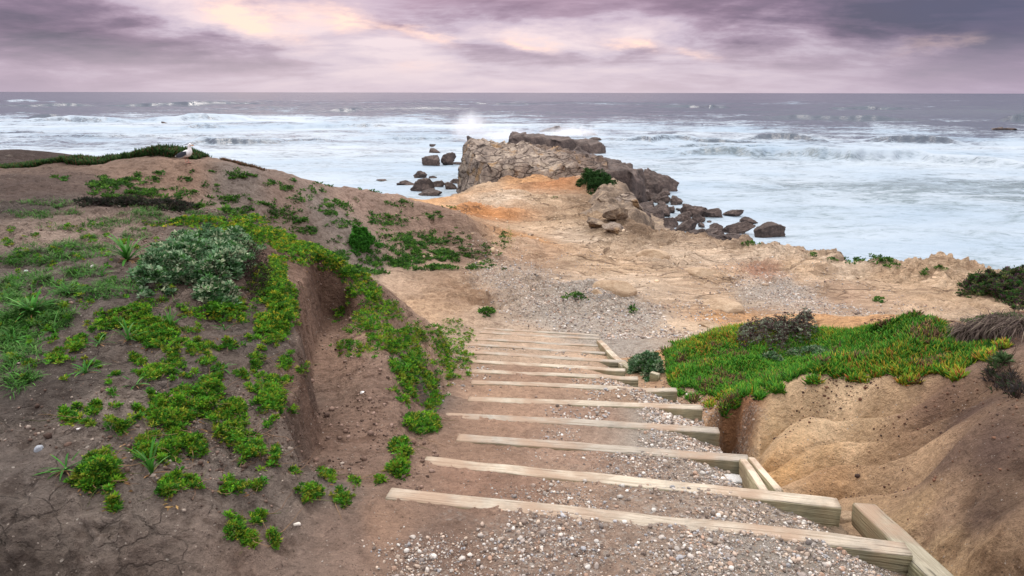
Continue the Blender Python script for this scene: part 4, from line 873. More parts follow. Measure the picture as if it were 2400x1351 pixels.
ST = [(95,1058,28,22,(.33,.36,.40),'blue-grey fist-sized stone on the bare soil at the left edge'),(1712,1123,92,16,(.46,.46,.45),'flat white stone half buried in gravel by the side boards'),(215,629,16,12,(.62,.6,.57),'white pebble left of the big strap-leaved plant'),
      (60,640,14,9,(.55,.6,.6),'pale flake of shell near the left edge'),(850,921,13,9,(.7,.68,.66),'white pebble on the sandy gully floor'),(697,1232,20,14,(.6,.56,.5),'whitish chip of rock on the soil left of the gravel'),(186,1008,13,8,(.6,.58,.55),'small white chip above the blue-grey stone')]
for i, (u, v, w, h, cc, lab) in enumerate(ST):
    w0 = cast([u], [v])[0]; D = depth_of(w0); W = w*D/F; H = h*D/F
    V, Fc = rocky(3, 800+i, 8, .5); V = V*np.array([W, W*.7, H*1.2])*.5+w0
    o = build('stone', V, Fc, STONE, col=np.tile(cc, (len(V), 1)), smooth=True, loc=w0); tag(o, lab, 'stone')

# ------------------------------------------------------------------ loose stones and crumbs (beyond counting)
TPL1 = [rocky(2, 900+i, 7, .8, .5) for i in range(10)]; TPL0 = [rocky(1, 930+i, 4, 1., .5) for i in range(12)]
def stones(name, P, S, C, flat=.7, sub=1, sink=.25):
    TPL = TPL0 if sub == 0 else TPL1
    rs = RNG; n = len(P); Vs, Fs, Cs = [], [], []; base = 0
    k = rs.integers(0, len(TPL), n)
    for j, (tv, tf) in enumerate(TPL):
        I = np.where(k == j)[0]
        if not len(I): continue
        sc_ = S[I][:,None]*np.stack([rs.uniform(.75,1.25,len(I)), rs.uniform(.75,1.25,len(I)), rs.uniform(.6,1.0,len(I))*flat/.7], 1)
        a = rs.uniform(0, 6.28, len(I)); b = rs.normal(0, .4, len(I))
        v = tv[None]*sc_[:,None]*.5
        x = v[...,0]*np.cos(b)[:,None]+v[...,2]*np.sin(b)[:,None]; z = -v[...,0]*np.sin(b)[:,None]+v[...,2]*np.cos(b)[:,None]; y = v[...,1]
        v = np.stack([x*np.cos(a)[:,None]-y*np.sin(a)[:,None], x*np.sin(a)[:,None]+y*np.cos(a)[:,None], z], -1)+P[I][:,None]
        v[...,2] += (S[I]*flat*(.5-sink))[:,None]
        Vs.append(v.reshape(-1,3)); Fs.append((tf[None]+(np.arange(len(I))*len(tv))[:,None,None]+base).reshape(-1,3)); base += len(I)*len(tv)
        Cs.append(np.repeat(C[I], len(tv), 0))
    o = build(name, np.concatenate(Vs), np.concatenate(Fs), STONE, col=np.concatenate(Cs), smooth=False); return o
def gsample(n, x0, x1, y0, y1, field=None, p=1.):
    x = RNG.uniform(x0, x1, n); y = RNG.uniform(y0, y1, n)
    ca = np.clip(np.round(np.interp(np.arctan2(x, y), AZ, np.arange(ncol))).astype(int), 0, ncol-1); rb = np.clip(np.round(np.interp(np.hypot(x, y), RR, np.arange(nr))).astype(int), 0, nr-1)
    if field is not None:
        keep = RNG.random(n) < np.clip(field[rb, ca], 0, 1)**p; x, y = x[keep], y[keep]
    return np.stack([x, y, gz(x, y)], 1)
PAL = np.array([(.34,.31,.28),(.27,.235,.21),(.17,.15,.14),(.42,.38,.34),(.33,.26,.21),(.23,.18,.15),(.37,.30,.24),(.26,.26,.27),(.29,.235,.19),(.44,.42,.39),(.12,.095,.08),(.28,.19,.14)])
PAL = PAL*1.25
def pick(pal, n, j=.15): return pal[RNG.integers(0, len(pal), n)]*(1+RNG.normal(0, j, (n, 1)))
GF = np.clip(GRAV*1.1-.27+.5*fbm(GX*3, GY*3, 3, 501), .012, 1)*(INF['corr']*.9+.1*(GX > -1))*(np.abs(GZ) < 6)
P1 = gsample(300000, -1.0, 2.4, 1.7, 4.6, GF, 1.7); s1 = np.clip(RNG.lognormal(-5.15, .58, len(P1)), .003, .032)
P1b = gsample(120000, -.8, 2.4, 4.6, 9.5, GF, 1.3); s1b = np.clip(RNG.lognormal(-4.1, .4, len(P1b)), .008, .045)
PP = np.concatenate([P1, P1b]); SS = np.concatenate([s1, s1b])
big = SS > .011
o = stones('step_gravel', PP[big], SS[big], pick(PAL, int(big.sum())), sink=.3); tag(o, 'loose grey and tan gravel lying on the steps', 'gravel', kind='stuff')
o = stones('step_grit', PP[~big], SS[~big], pick(PAL*.95, int((~big).sum())), sub=0, sink=.35); tag(o, 'fine grit between the gravel on the steps', 'grit', kind='stuff')
P2 = gsample(90000, -1.2, 9.5, 11.5, 21, np.clip(GRAV+.35*fbm(GX*1.2, GY*1.2, 3, 511), 0, 1)*(1-INF['corr']), 2.2); s2 = np.clip(RNG.lognormal(-3.65, .4, len(P2)), .012, .09)
PALL = PAL*1.12
o = stones('landing_gravel', P2, s2, pick(PALL, len(P2)), sub=0); tag(o, 'grey gravel spread over the hollow beyond the steps', 'gravel', kind='stuff')
lf = np.clip(INF['left']*(1-INF['corr'])*(.25+fbm(GX*1.5, GY*1.5, 3, 521)*1.4), 0, 1)
P3 = gsample(45000, -4.5, .2, 1.5, 7.5, lf, 1.); s3 = np.clip(RNG.lognormal(-4.75, .5, len(P3)), .004, .04)
P4 = gsample(30000, 1.4, 4.5, 1.8, 7, np.clip(sst(1.6,3.2,GX+.25*(GY-3))*(.3+fbm(GX*2, GY*2, 3, 531)*1.5), 0, 1), 1.); s4 = np.clip(RNG.lognormal(-4.6, .5, len(P4)), .005, .045)
CL = np.array([(.10,.065,.05),(.14,.095,.075),(.07,.045,.035),(.18,.125,.1),(.3,.25,.21)])
CLR = np.array([(.16,.085,.055),(.11,.06,.04),(.2,.12,.08),(.08,.05,.04)])
o = stones('soil_crumbs', np.concatenate([P3, P4]), np.concatenate([s3, s4]), np.concatenate([pick(CL, len(P3)), pick(CLR, len(P4))]), sub=0); tag(o, 'dark crumbs of soil scattered on the bare slopes', 'soil crumbs', kind='stuff')
P5 = gsample(9000, -7, 12, 17, 45, np.clip((INF['shelf'])*(.2+fbm(GX*.5, GY*.5, 3, 541)), 0, 1)*sst(1,-1,INF['coast']), 1.); s5 = np.clip(RNG.lognormal(-2.9, .5, len(P5)), .03, .3)
o = stones('rubble', P5, s5, pick(np.array([(.5,.38,.26),(.4,.3,.2),(.33,.25,.18),(.55,.44,.32)]), len(P5)), flat=.45, sink=.35, sub=0); tag(o, 'broken flakes of sandstone strewn over the shelf', 'rubble', kind='stuff')

P6 = gsample(26000, -2.6, -.4, 2.4, 7.4, np.clip(INF['m']*(1.15-INF['m'])*1.6*(.35+fbm(GX*4, GY*4, 3, 561)), 0, 1), 1.); s6 = np.clip(RNG.lognormal(-4.4, .55, len(P6)), .005, .045)
o = stones('fallen_clods', P6, s6, pick(CL[:4]*1.5, len(P6)), sub=0); tag(o, 'clods of earth fallen from the rim of the worn gully', 'clods', kind='stuff')
# ------------------------------------------------------------------ foliage builders
def nrm(v): return v/np.maximum(np.linalg.norm(v, axis=-1, keepdims=True), 1e-9)
def leaves(P, D, Ln, W, C, droop=.15):
    n = len(P); D = nrm(D); rnd = RNG.normal(size=(n, 3)); S = nrm(np.cross(D, rnd)); U = np.cross(S, D)
    Ln = np.broadcast_to(Ln, n)[:,None]; W = np.broadcast_to(W, n)[:,None]
    mid = P+D*Ln*.5+U*W*.18
    V = np.stack([P, mid+S*W*.5, P+D*Ln+np.array([0,0,-1])*Ln*droop, mid-S*W*.5], 1)
    b = np.arange(n)[:,None]*4
    Fc = np.concatenate([b+np.array([0,1,2]), b+np.array([0,2,3])]); 
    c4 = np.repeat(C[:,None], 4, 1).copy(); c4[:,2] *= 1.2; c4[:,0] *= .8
    return V.reshape(-1,3), Fc, c4.reshape(-1,3)
def fingers(P, D, Ln, W, C, tip=None):
    n = len(P); D = nrm(D); S = nrm(np.cross(D, RNG.normal(size=(n,3)))); T = np.cross(D, S)
    Ln = np.broadcast_to(Ln, n)[:,None]; W = np.broadcast_to(W, n)[:,None]; ring = []
    for h, w in ((0,.7),(.55,1.)):
        for k in range(3):
            a = k*2.0944; ring.append(P+D*Ln*h+(S*cos(a)+T*sin(a))*W*.5*w)
    ring.append(P+D*Ln+S*Ln*.1)
    V = np.stack(ring, 1); b = np.arange(n)[:,None]*7
    tr = [(0,1,4),(0,4,3),(1,2,5),(1,5,4),(2,0,3),(2,3,5),(3,4,6),(4,5,6),(5,3,6)]
    Fc = np.concatenate([b+np.array(q) for q in tr]); c7 = np.repeat(C[:,None], 7, 1).copy()
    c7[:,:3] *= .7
    if tip is not None: c7[:,6] = tip
    return V.reshape(-1,3), Fc, c7.reshape(-1,3)
def blades(P, az, el, Ln, W, C, curve=.9, S=5, tipc=None):
    n = len(P); el = np.broadcast_to(el, n).astype(float); Ln = np.broadcast_to(Ln, n); W = np.broadcast_to(W, n); curve = np.broadcast_to(curve, n)
    side = np.stack([np.cos(az), -np.sin(az), 0*az], 1); c_ = P.copy(); V = []; CC_ = []
    for k in range(S+1):
        f = k/S; w = W*(math.sin(pi*min(1, .18+f*.82))**.7)*(1 if k < S else .12)
        V += [c_-side*w[:,None]*.5+np.array([0,0,1])*w[:,None]*.12, c_+side*w[:,None]*.5+np.array([0,0,1])*w[:,None]*.12]
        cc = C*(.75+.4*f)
        if tipc is not None and f > .85: cc = tipc
        CC_ += [cc, cc]
        e = el-curve*f; c_ = c_+np.stack([np.sin(az)*np.cos(e), np.cos(az)*np.cos(e), np.sin(e)], 1)*(Ln/S)[:,None]
    V = np.stack(V, 1); Cc = np.stack(CC_, 1); m = 2*(S+1); b = np.arange(n)[:,None]*m
    Q = np.concatenate([b+np.array([2*k, 2*k+1, 2*k+3, 2*k+2]) for k in range(S)])
    return V.reshape(-1,3), Q, Cc.reshape(-1,3)
def twigs(P, D, Ln, W, C, S=3, wig=.35):
    n = len(P); V = []; c_ = P.copy(); d = nrm(D)
    for k in range(S+1):
        s_ = nrm(np.cross(d, np.array([.3,.5,.8]))); t_ = np.cross(d, s_); w = W*(1-.7*k/S)*.5
        for j in range(3): V.append(c_+(s_*cos(j*2.094)+t_*sin(j*2.094))*np.reshape(w, (-1,1)))
        c_ = c_+d*np.reshape(Ln, (-1,1))/S; d = nrm(d+RNG.normal(0, wig, (n,3)))
    V = np.stack(V, 1); m = 3*(S+1); b = np.arange(n)[:,None]*m
    Q = np.concatenate([b+np.array([3*k+j, 3*k+(j+1)%3, 3*k+3+(j+1)%3, 3*k+3+j]) for k in range(S) for j in range(3)])
    return V.reshape(-1,3), Q, np.repeat(C[:,None], m, 1).reshape(-1,3)
def join(parts):
    Vs, Fs, Cs, b = [], [], [], 0
    for v, f, c_ in parts: Vs.append(v); Fs.append(f+b); Cs.append(c_); b += len(v)
    return np.concatenate(Vs), Fs, np.concatenate(Cs)
def veg(name, parts, mat=None, parent=None, loc=None, lab=None, cat=None, kind=None, group=None):
    if not isinstance(parts, list): parts = [parts]
    V, Fs, Cs = join(parts)
    tri = [f for f in Fs if f.shape[1] == 3]; qd = [f for f in Fs if f.shape[1] == 4]
    L_ = ([np.concatenate(tri)] if tri else [])+([np.concatenate(qd)] if qd else [])
    if parent is not None: V = V-np.array(parent.location, dtype=float)
    o = build(name, V, L_, mat or LEAF, col=np.clip(Cs, 0, 1), parent=parent, loc=loc)
    if lab or kind: tag(o, lab, cat, group, kind)
    return o
def ell(E, dens, lump=.0, seed=0, thr=-2, maxr=None):
    """points on the ground inside photo ellipses; returns points and the closeness to each patch's middle"""
    U, Vv, Q = [], [], []
    for e in E:
        u, v, ru, rv = e[:4]; k = e[4] if len(e) > 4 else 1
        n = int(dens*k*pi*ru*rv)+3; a = RNG.uniform(0, 6.28, n); r = np.sqrt(RNG.random(n))
        r = r*(1+.28*np.sin(a*3+u)+.18*np.sin(a*5+v))
        U.append(u+ru*r*np.cos(a)); Vv.append(v+rv*r*np.sin(a)); Q.append(1-np.clip(r, 0, 1)**2)
    U = np.concatenate(U); Vv = np.concatenate(Vv); Q = np.concatenate(Q)
    P = cast(U, Vv); ok = ~np.isnan(P[:,0]); P, Q = P[ok], Q[ok]
    if maxr: ok = np.hypot(P[:,0], P[:,1]) < maxr; P, Q = P[ok], Q[ok]
    if lump:
        nz = fbm(P[:,0]*lump, P[:,1]*lump, 3, seed); ok = nz > thr-.5*Q+.25; P, Q = P[ok], Q[ok]
    return P, Q
def tuft(P, n, Ln, W, pal, up=.55, jit=.15, spread=.35, droop=.1):
    """rosettes of n small leaves at each point"""
    k = len(P); a = RNG.uniform(0, 6.28, (k, n)); e = RNG.uniform(.1, 1.3, (k, n))*up*1.6
    D = np.stack([np.cos(a)*np.cos(e), np.sin(a)*np.cos(e), np.sin(e)], -1).reshape(-1,3)
    PPn = np.repeat(P, n, 0)+D*Ln*spread*RNG.random((k*n, 1))
    tone = RNG.random(k)**1.3; base = pal[RNG.integers(0, len(pal), k)]*(.75+.6*tone[:,None])
    C = np.repeat(base, n, 0)*(1+RNG.normal(0, jit, (k*n, 1)))
    sz = np.repeat(RNG.uniform(.7, 1.3, k), n)
    return leaves(PPn, D, Ln*sz, W*sz, C, droop)
MOSS = np.array([(.09,.27,.022),(.06,.20,.018),(.15,.33,.02),(.03,.10,.014),(.05,.17,.02),(.24,.27,.03),(.16,.24,.025)])
MOSSY = np.array([(.10,.28,.022),(.18,.31,.03),(.34,.33,.03),(.07,.22,.02),(.13,.29,.025),(.05,.16,.02),(.04,.12,.018)])
DARKG = np.array([(.028,.085,.016),(.045,.12,.018),(.025,.06,.016),(.065,.14,.022)])
GRS = np.array([(.04,.14,.02),(.06,.19,.025),(.08,.2,.04),(.10,.18,.05),(.03,.10,.02)])

# cushions of the bright green ground cover
E1 = [(319,750,86,35),(375,795,60,32),(544,724,35,28),(176,819,27,18),(139,848,28,9),(461,810,42,20),(532,806,14,14),(319,847,12,10),(409,844,16,17),(360,874,38,18),(476,851,10,8),(600,851,17,24),
      (634,790,20,25),(671,855,18,20),(705,872,11,8),(640,915,35,25),(412,938,40,15),(495,905,30,25),(570,885,12,10),(232,1117,60,42),(400,1150,22,32),(400,1058,35,25),(330,1050,35,25),(290,1015,15,12),
      (395,975,52,45),(470,965,38,35),(450,1035,42,38),(533,1010,20,15),(596,1065,25,35),(550,1035,25,18),(545,970,33,25),(645,935,35,35),(646,1075,8,25),(171,985,35,14),(225,958,12,9),(458,1142,16,7),
      (546,1150,24,12),(602,1145,11,12),(554,1245,22,22),(579,1265,12,14),(614,1212,12,11),(645,1275,9,14),(737,1163,27,16),(803,1175,18,14),(775,1120,18,11),(833,1132,9,8),(889,1125,11,7),(688,1107,9,8),(264,1194,12,8)]
E1R = [(985,1000,50,32),(945,1055,32,35),(935,1105,25,18),(1010,975,30,45),(950,880,45,45),(900,800,60,40,.7),(850,760,50,35,.6),(905,735,45,30,.8),(960,800,45,45),(985,850,28,45),(1045,860,48,62),(1060,800,42,32),(1030,775,38,18),
       (1090,850,22,30),(820,820,40,20,.5),(835,700,40,40,.7),(1060,760,30,14),(1100,790,16,22),(960,930,22,30),(1010,900,18,40),(800,740,25,20,.6),(870,700,25,25,.8)]
E1S = []
for (u, v, ru, rv) in E1:
    for _ in range(1+int(ru/11)):
        a_ = RNG.uniform(0, 6.28); k_ = RNG.uniform(.9, 1.7); E1S.append((u+ru*k_*cos(a_), v+rv*k_*sin(a_), RNG.uniform(4, 13), RNG.uniform(3, 9), .7))
for _ in range(230):
    u_ = RNG.uniform(0, 690); v_ = RNG.uniform(530, 1010) if u_ > 250 else RNG.uniform(520, 900); E1S.append((u_, v_, RNG.uniform(3, 16), RNG.uniform(2.5, 9), RNG.uniform(.3, .8)))
P, Q = ell(E1+E1S, .085, 7, 23, -.35); hgt = .055*Q*np.clip(.5+.8*fbm(P[:,0]*9, P[:,1]*9, 2, 61), .1, 1); P = P+np.stack([0*Q, 0*Q, hgt*RNG.random(len(Q))**.4], 1)
v1 = tuft(P, 9, .020, .0065, MOSS, up=.6)
veg('cushion_plants', [v1], lab='low bright green cushion plants scattered over the near hump', cat='ground cover', kind='stuff')
P, Q = ell(E1R, .075, 5, 3, -.15); hgt = .05*Q; P = P+np.stack([0*Q, 0*Q, hgt*RNG.random(len(Q))**.4], 1)
veg('bank_plants', [tuft(P, 8, .028, .009, MOSS, up=.6)], lab='green mats hanging over the bank left of the steps', cat='ground cover', kind='stuff')
E2 = [(470,527,90,14),(600,522,58,16),(560,545,60,16),(640,560,40,26),(672,570,32,30),(700,590,30,24),(731,595,40,26),(765,610,35,22),(790,628,36,22),(820,645,28,18),(850,660,26,16),(875,690,18,24),(656,712,28,78),(650,640,22,40),(640,690,25,50),
      (600,560,35,20),(680,740,18,40),(622,770,24,26),(610,660,26,36),(1195,560,9,26),(520,740,60,20,.6)]
P, Q = ell(E2, .10); P = P+np.stack([0*Q, 0*Q, .07*Q*RNG.random(len(Q))**.4], 1)
veg('crest_plants', [tuft(P, 9, .026, .009, MOSSY, up=.6)], lab='yellow-tipped green mat trailing along the crest and into the eroded hollow', cat='ground cover', kind='stuff')
PT, QT = ell(E1+E1R+E2, .004); nT = len(PT); aT = RNG.uniform(0, 6.28, nT)
veg('runners', [twigs(PT+np.array([0,0,.008]), np.stack([np.cos(aT), np.sin(aT), 0*aT+.02], 1), RNG.uniform(.06,.18,nT), np.full(nT,.0035), pick(np.array([(.18,.11,.07),(.25,.16,.09),(.1,.12,.04)]), nT), 5, .25)], mat=TWIG, lab='thin brown runners creeping between the cushions', cat='runners', kind='stuff')
litter, _ql = ell([(e_[0], e_[1]+e_[3]*.3, e_[2]*1.25, e_[3]*1.25) for e_ in E1+E2], .006); nL = len(litter)
veg('leaf_litter', [leaves(litter+np.array([0,0,.006]), RNG.normal(0,1,(nL,3))*[1,1,.2], RNG.uniform(.012,.03,nL), RNG.uniform(.005,.01,nL), pick(np.array([(.26,.15,.07),(.34,.22,.09),(.15,.09,.05)]), nL))], lab='dry brown leaf litter around the green cushions', cat='leaf litter', kind='stuff')
# narrow-leaved turf on top of the hump
E3 = [(60,650,90,30,.5),(150,740,90,40,.35),(60,830,70,50,.4),(230,700,80,30,.3),(330,720,60,26,.25),(250,540,140,14,.5),(450,545,70,10,.6),(120,580,120,16,.5),(30,880,50,40,.35),(100,480,120,6,.8),(60,508,90,10,.8),(170,500,90,12),(280,493,120,14),(400,502,120,16),(500,515,80,14),(300,520,120,8,.5),(60,610,90,26,.5),(210,572,80,22,.6),(330,556,70,14,.6),(40,740,50,55,.8),(150,680,60,26,.5),(190,640,60,20,.5),(20,690,30,36),(30,570,40,20,.6),
      (250,600,60,16,.4),(430,560,50,14,.5),(120,540,60,10,.3),(110,740,50,40,.5),(20,800,40,40,.8),(270,670,60,16,.35),(160,610,60,16,.4),(380,600,40,30,.4)]
P, Q = ell(E3, .085, 4, 9, .02)
n = len(P); k = 4; PB = np.repeat(P, k, 0)+RNG.normal(0, .012, (n*k, 3))*[1,1,0]
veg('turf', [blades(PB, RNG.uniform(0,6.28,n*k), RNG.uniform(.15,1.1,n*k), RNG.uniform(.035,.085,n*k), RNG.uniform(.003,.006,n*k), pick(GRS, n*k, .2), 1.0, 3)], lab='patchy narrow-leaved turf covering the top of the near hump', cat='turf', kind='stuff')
# patches on the far mound
E4 = [(490,437,22,10),(290,430,60,14,.5),(380,410,18,6),(440,425,12,8),(560,415,32,8),(670,445,16,6),(790,480,35,12),(950,600,110,22),(1060,602,60,22),(960,560,80,15),(900,520,60,20,.6),(1020,510,25,14),(760,500,30,14),(530,470,30,10),(620,482,20,8),
      (930,480,35,15,.7),(700,520,22,8),(880,615,60,16),(1000,628,120,10),(650,500,60,16,.4),(560,500,50,12,.4),(340,455,60,12,.5),(240,440,30,12,.4),(420,460,50,12,.4),(820,530,40,18,.5),(1080,560,40,10,.5),(1000,575,60,14),(860,640,50,8),(1120,625,40,8,.6),
      (700,470,30,8,.5),(850,440,22,7,.7),(880,450,18,5),(950,447,16,6),(640,430,22,6,.4),(740,450,25,8,.4),(1180,560,12,22,.5),(1100,600,60,20,.5),(720,545,30,12,.6),(770,560,30,16,.6),(800,600,24,20,.7),(130,425,30,8,.3)]
P, Q = ell(E4, .10, 3, 15, -.05)
veg('mound_plants', [tuft(P+np.array([0,0,.01]), 7, .075, .028, DARKG*1.35, up=.5)], lab='scattered dark green patches on the far mound', cat='ground cover', kind='stuff')
rng_pts = []
for i in range(170):
    u = RNG.uniform(200, 1180); v0 = np.interp(u, [0,430,600,750,900,1000,1100,1200],[425,395,402,425,465,497,532,585]); v = v0+RNG.random()**.7*(np.interp(u,[200,600,900,1180],[60,110,160,60])); rng_pts.append((u, v, RNG.uniform(3,13), RNG.uniform(2,6), .8))
P, Q = ell(rng_pts, .11)
veg('mound_tufts', [tuft(P, 6, .06, .024, DARKG*1.2, up=.5)], lab='small single tufts dotted over the far mound slope', cat='ground cover', kind='stuff')
# few green specks on the shelf and its rim
E5 = [(1140,735,16,7),(1350,700,30,5,.4),(2000,608,26,10),(2040,605,30,9),(2075,612,20,7),(1760,572,24,5),(2165,640,14,4),(2090,625,20,5,.6),(2200,632,18,4,.6),(1905,600,8,4),(1300,465,8,3),(1060,488,20,4,.6),(2060,705,14,5,.5),(1950,610,10,4),(1480,728,12,5,.3)]
P, Q = ell(E5, .16); P = P+np.stack([0*Q,0*Q,.12*Q*RNG.random(len(Q))],1)
veg('rim_plants', [tuft(P, 6, .07, .03, DARKG*1.4, up=.6)], lab='small green plants dotted along the rim of the sandstone shelf', cat='ground cover', kind='stuff')

# ice plant mat
def polycast(poly, n):
    poly = np.array(poly, float); u = RNG.uniform(poly[:,0].min(), poly[:,0].max(), n); v = RNG.uniform(poly[:,1].min(), poly[:,1].max(), n)
    s = sdf(poly, u, v); k = s < 0; P = cast(u[k], v[k]); s = s[k]; ok = ~np.isnan(P[:,0]); return P[ok], -s[ok], u[k][ok], v[k][ok]
IPP = [(1548,860),(1560,828),(1600,800),(1660,778),(1740,765),(1830,760),(1900,768),(1990,775),(2060,768),(2120,760),(2190,762),(2225,790),(2240,820),(2300,812),(2330,800),(2300,840),(2262,862),(2230,885),(2120,888),(2000,885),(1885,888),(1830,902),(1780,920),(1745,935),(1720,958),(1690,948),(1640,925),(1590,918),(1560,905)]
P, e, U, Vp = polycast(IPP, 90000)
rag = 5+9*vn(U*.06, Vp*.06, 12); kk_ = e > rag*sst(820, 860, Vp); P, e, U, Vp = P[kk_], e[kk_], U[kk_], Vp[kk_]
tr_, tq_ = ell([(1700,958,9,16),(1722,950,7,12),(1625,936,14,8),(1592,924,10,6),(2010,892,22,5),(1905,897,16,6),(1822,916,16,9),(1780,930,10,8),(2130,896,26,6),(2240,884,16,8),(1665,950,9,8),(2310,838,24,8),(2345,815,16,6),(1585,806,16,5),(1560,826,9,8)], .55)
P = np.concatenate([P, tr_]); e = np.concatenate([e, 4+0*tq_]); U = np.concatenate([U, 1700+0*tq_]); Vp = np.concatenate([Vp, 900+0*tq_])
ok = np.hypot(P[:,0], P[:,1]) < 11.5; P, e, U, Vp = P[ok], e[ok], U[ok], Vp[ok]
hump = np.exp(-((U-2120)/110)**2-((Vp-790)/50)**2)*.16+np.exp(-((U-1650)/90)**2-((Vp-830)/50)**2)*.05
lift = (np.clip(e/28, 0, 1)**.6)*(.05+hump+.09*fbm(P[:,0]*3, P[:,1]*3, 3, 71))
P = P+np.stack([0*e, 0*e, lift*RNG.random(len(e))**.25-.02], 1); n = len(P)
IC = np.array([(.055,.20,.02),(.075,.26,.022),(.04,.15,.02),(.11,.29,.025),(.06,.23,.022)]); YEL = np.array([(.30,.34,.03),(.40,.30,.03),(.20,.30,.025),(.24,.32,.03),(.36,.14,.04)])
yl = sst(-.05, .45, fbm(P[:,0]*1.7, P[:,1]*1.7, 3, 81))*np.clip(.25+sst(2150,1600,U)*.5+sst(840,880,Vp)*.4, 0, 1)
isy = RNG.random(n) < yl*.75; C = np.where(isy[:,None], pick(YEL, n), pick(IC, n))*(1-.25*sst(1950,2150,U)*(Vp<870))[:,None]
dead = sst(.30, .42, fbm(P[:,0]*5, P[:,1]*5, 3, 79))*.8; C = np.where((RNG.random(n) < dead)[:,None], pick(np.array([(.14,.09,.05),(.2,.13,.07),(.1,.06,.04)]), n), C)
tipc = np.where((RNG.random(n) < .22)[:,None], pick(YEL, n), C*1.3)
a = RNG.uniform(0, 6.28, n); el_ = RNG.uniform(.5, 1.45, n); ok = (fbm(P[:,0]*2.4, P[:,1]*2.4, 3, 73) > -.62) | (e > 60)
D = np.stack([np.cos(a)*np.cos(el_), np.sin(a)*np.cos(el_)-.15, np.sin(el_)], 1); P, D, C, tipc, n = P[ok], D[ok], C[ok], tipc[ok], int(ok.sum())
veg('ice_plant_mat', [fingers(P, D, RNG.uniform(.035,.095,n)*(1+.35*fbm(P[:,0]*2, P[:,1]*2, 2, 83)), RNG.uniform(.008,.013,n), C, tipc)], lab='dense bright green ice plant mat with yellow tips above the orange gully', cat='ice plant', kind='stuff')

def shrub(name, lab, cat, E, dens, H, leafL, leafW, pal, twpal, ntw=60, n=7, seed=0, up=.6, twl=.2, lump=6, group=None, red=0.):
    P, Q = ell(E, dens, lump*2.2, seed+4, -.3); c0 = P.mean(0); c0[2] = P[:,2].min()
    root = empty(name, [float(q) for q in c0]); tag(root, lab, cat, group)
    hh = H*np.sqrt(np.clip(Q, 0, 1))*(1+.75*fbm(P[:,0]*lump, P[:,1]*lump, 3, seed))
    shade = RNG.random(len(Q))**.35
    P2 = P+np.stack([0*Q, 0*Q, hh*shade], 1)
    veg('foliage', [tuft(P2, n, leafL, leafW, pal, up=up)], parent=root)
    I = RNG.integers(0, len(P), ntw); D = RNG.normal(0, .5, (ntw, 3)); D[:,2] = 1.
    veg('stems', [twigs(P[I], D, twl*RNG.uniform(.5,1.1,ntw), np.full(ntw, leafW*.6), pick(twpal, ntw), 4)], mat=TWIG, parent=root)['kind'] = 'stuff'
    return root
SIL = np.array([(.11,.22,.11),(.18,.30,.17),(.28,.38,.24),(.05,.13,.05),(.035,.10,.03),(.37,.43,.28),(.07,.19,.05)])
TWP = np.array([(.05,.035,.03),(.08,.055,.045),(.11,.08,.065)])
shrub('silver_shrub', 'large silvery grey-green leafy shrub spreading over the near hump', 'shrub', [(480,600,100,36),(540,625,60,44),(420,640,80,36),(375,655,52,28),(500,660,50,30),(495,700,30,28),(555,590,40,30),(535,720,26,18),(360,670,40,22)], 0.13, .13, .034, .013, SIL, TWP, 160, n=8, lump=8)
shrub('dead_shrub', 'blackish dead shrub at the right side of the silvery shrub', 'shrub', [(600,640,42,48),(610,680,36,30),(585,610,30,25)], .05, .12, .022, .006, np.array([(.03,.02,.02),(.05,.03,.028),(.02,.03,.015)]), TWP*.8, 420, n=4, twl=.15)
shrub('silver_bush', 'small silvery green bush beside the eighth step timber', 'shrub', [(1512,868,36,20),(1530,875,22,16),(1492,862,20,10)], .5, .17, .034, .016, SIL*.75, TWP, 40, n=7)
shrub('round_bush', 'single round bright green bush on the far mound', 'shrub', [(850,580,32,17)], .9, .36, .06, .026, np.array([(.04,.17,.02),(.055,.21,.025),(.03,.12,.018)]), TWP, 20, n=7)
shrub('cliff_bush', 'round dark green bush at the top of the brown cliff step', 'shrub', [(1398,438,38,16),(1380,430,22,10),(1415,446,22,9)], 1.2, .75, .12, .05, np.array([(.025,.07,.018),(.04,.1,.025),(.018,.05,.014)]), TWP, 30, n=6)
shrub('clifftop_clump', 'dark purple-green clump of plants on the cliff top at the right edge', 'shrub', [(2330,680,72,26),(2390,685,50,30),(2290,675,36,16),(2370,665,40,18)], .4, .32, .07, .022, np.array([(.03,.10,.02),(.05,.13,.03),(.10,.05,.07),(.06,.045,.05),(.12,.14,.05)]), TWP, 120, n=7, twl=.25)
shrub('dry_shrub', 'brown half-dead woody shrub growing in the middle of the ice plant mat', 'shrub', [(1800,800,80,34),(1860,785,56,24),(1745,815,40,24),(1880,800,36,22)], .12, .24, .028, .012, np.array([(.12,.085,.08),(.09,.06,.055),(.16,.2,.14),(.24,.27,.2),(.07,.045,.045)]), np.array([(.09,.06,.055),(.14,.1,.09),(.06,.04,.04)]), 1100, n=5, twl=.13)
shrub('grey_plant', 'grey-leaved plant spilling over the ice plant below the brown shrub', 'shrub', [(1900,835,60,12),(1800,848,36,10)], .15, .09, .028, .012, SIL*.8, TWP, 40, n=6)
shrub('dark_bush', 'dark straggly plant high on the soil slope at the right edge', 'shrub', [(2355,905,30,20),(2320,885,16,10),(2382,925,16,14)], .035, .05, .04, .008, np.array([(.03,.03,.03),(.05,.045,.045),(.03,.06,.025)]), TWP*.7, 260, n=4, twl=.12)
shrub('green_sprig', 'small green sprig above the dark straggly plant at the right edge', 'shrub', [(2340,855,18,10)], .09, .05, .05, .010, np.array([(.06,.12,.04),(.1,.16,.07)]), TWP, 10, n=8)
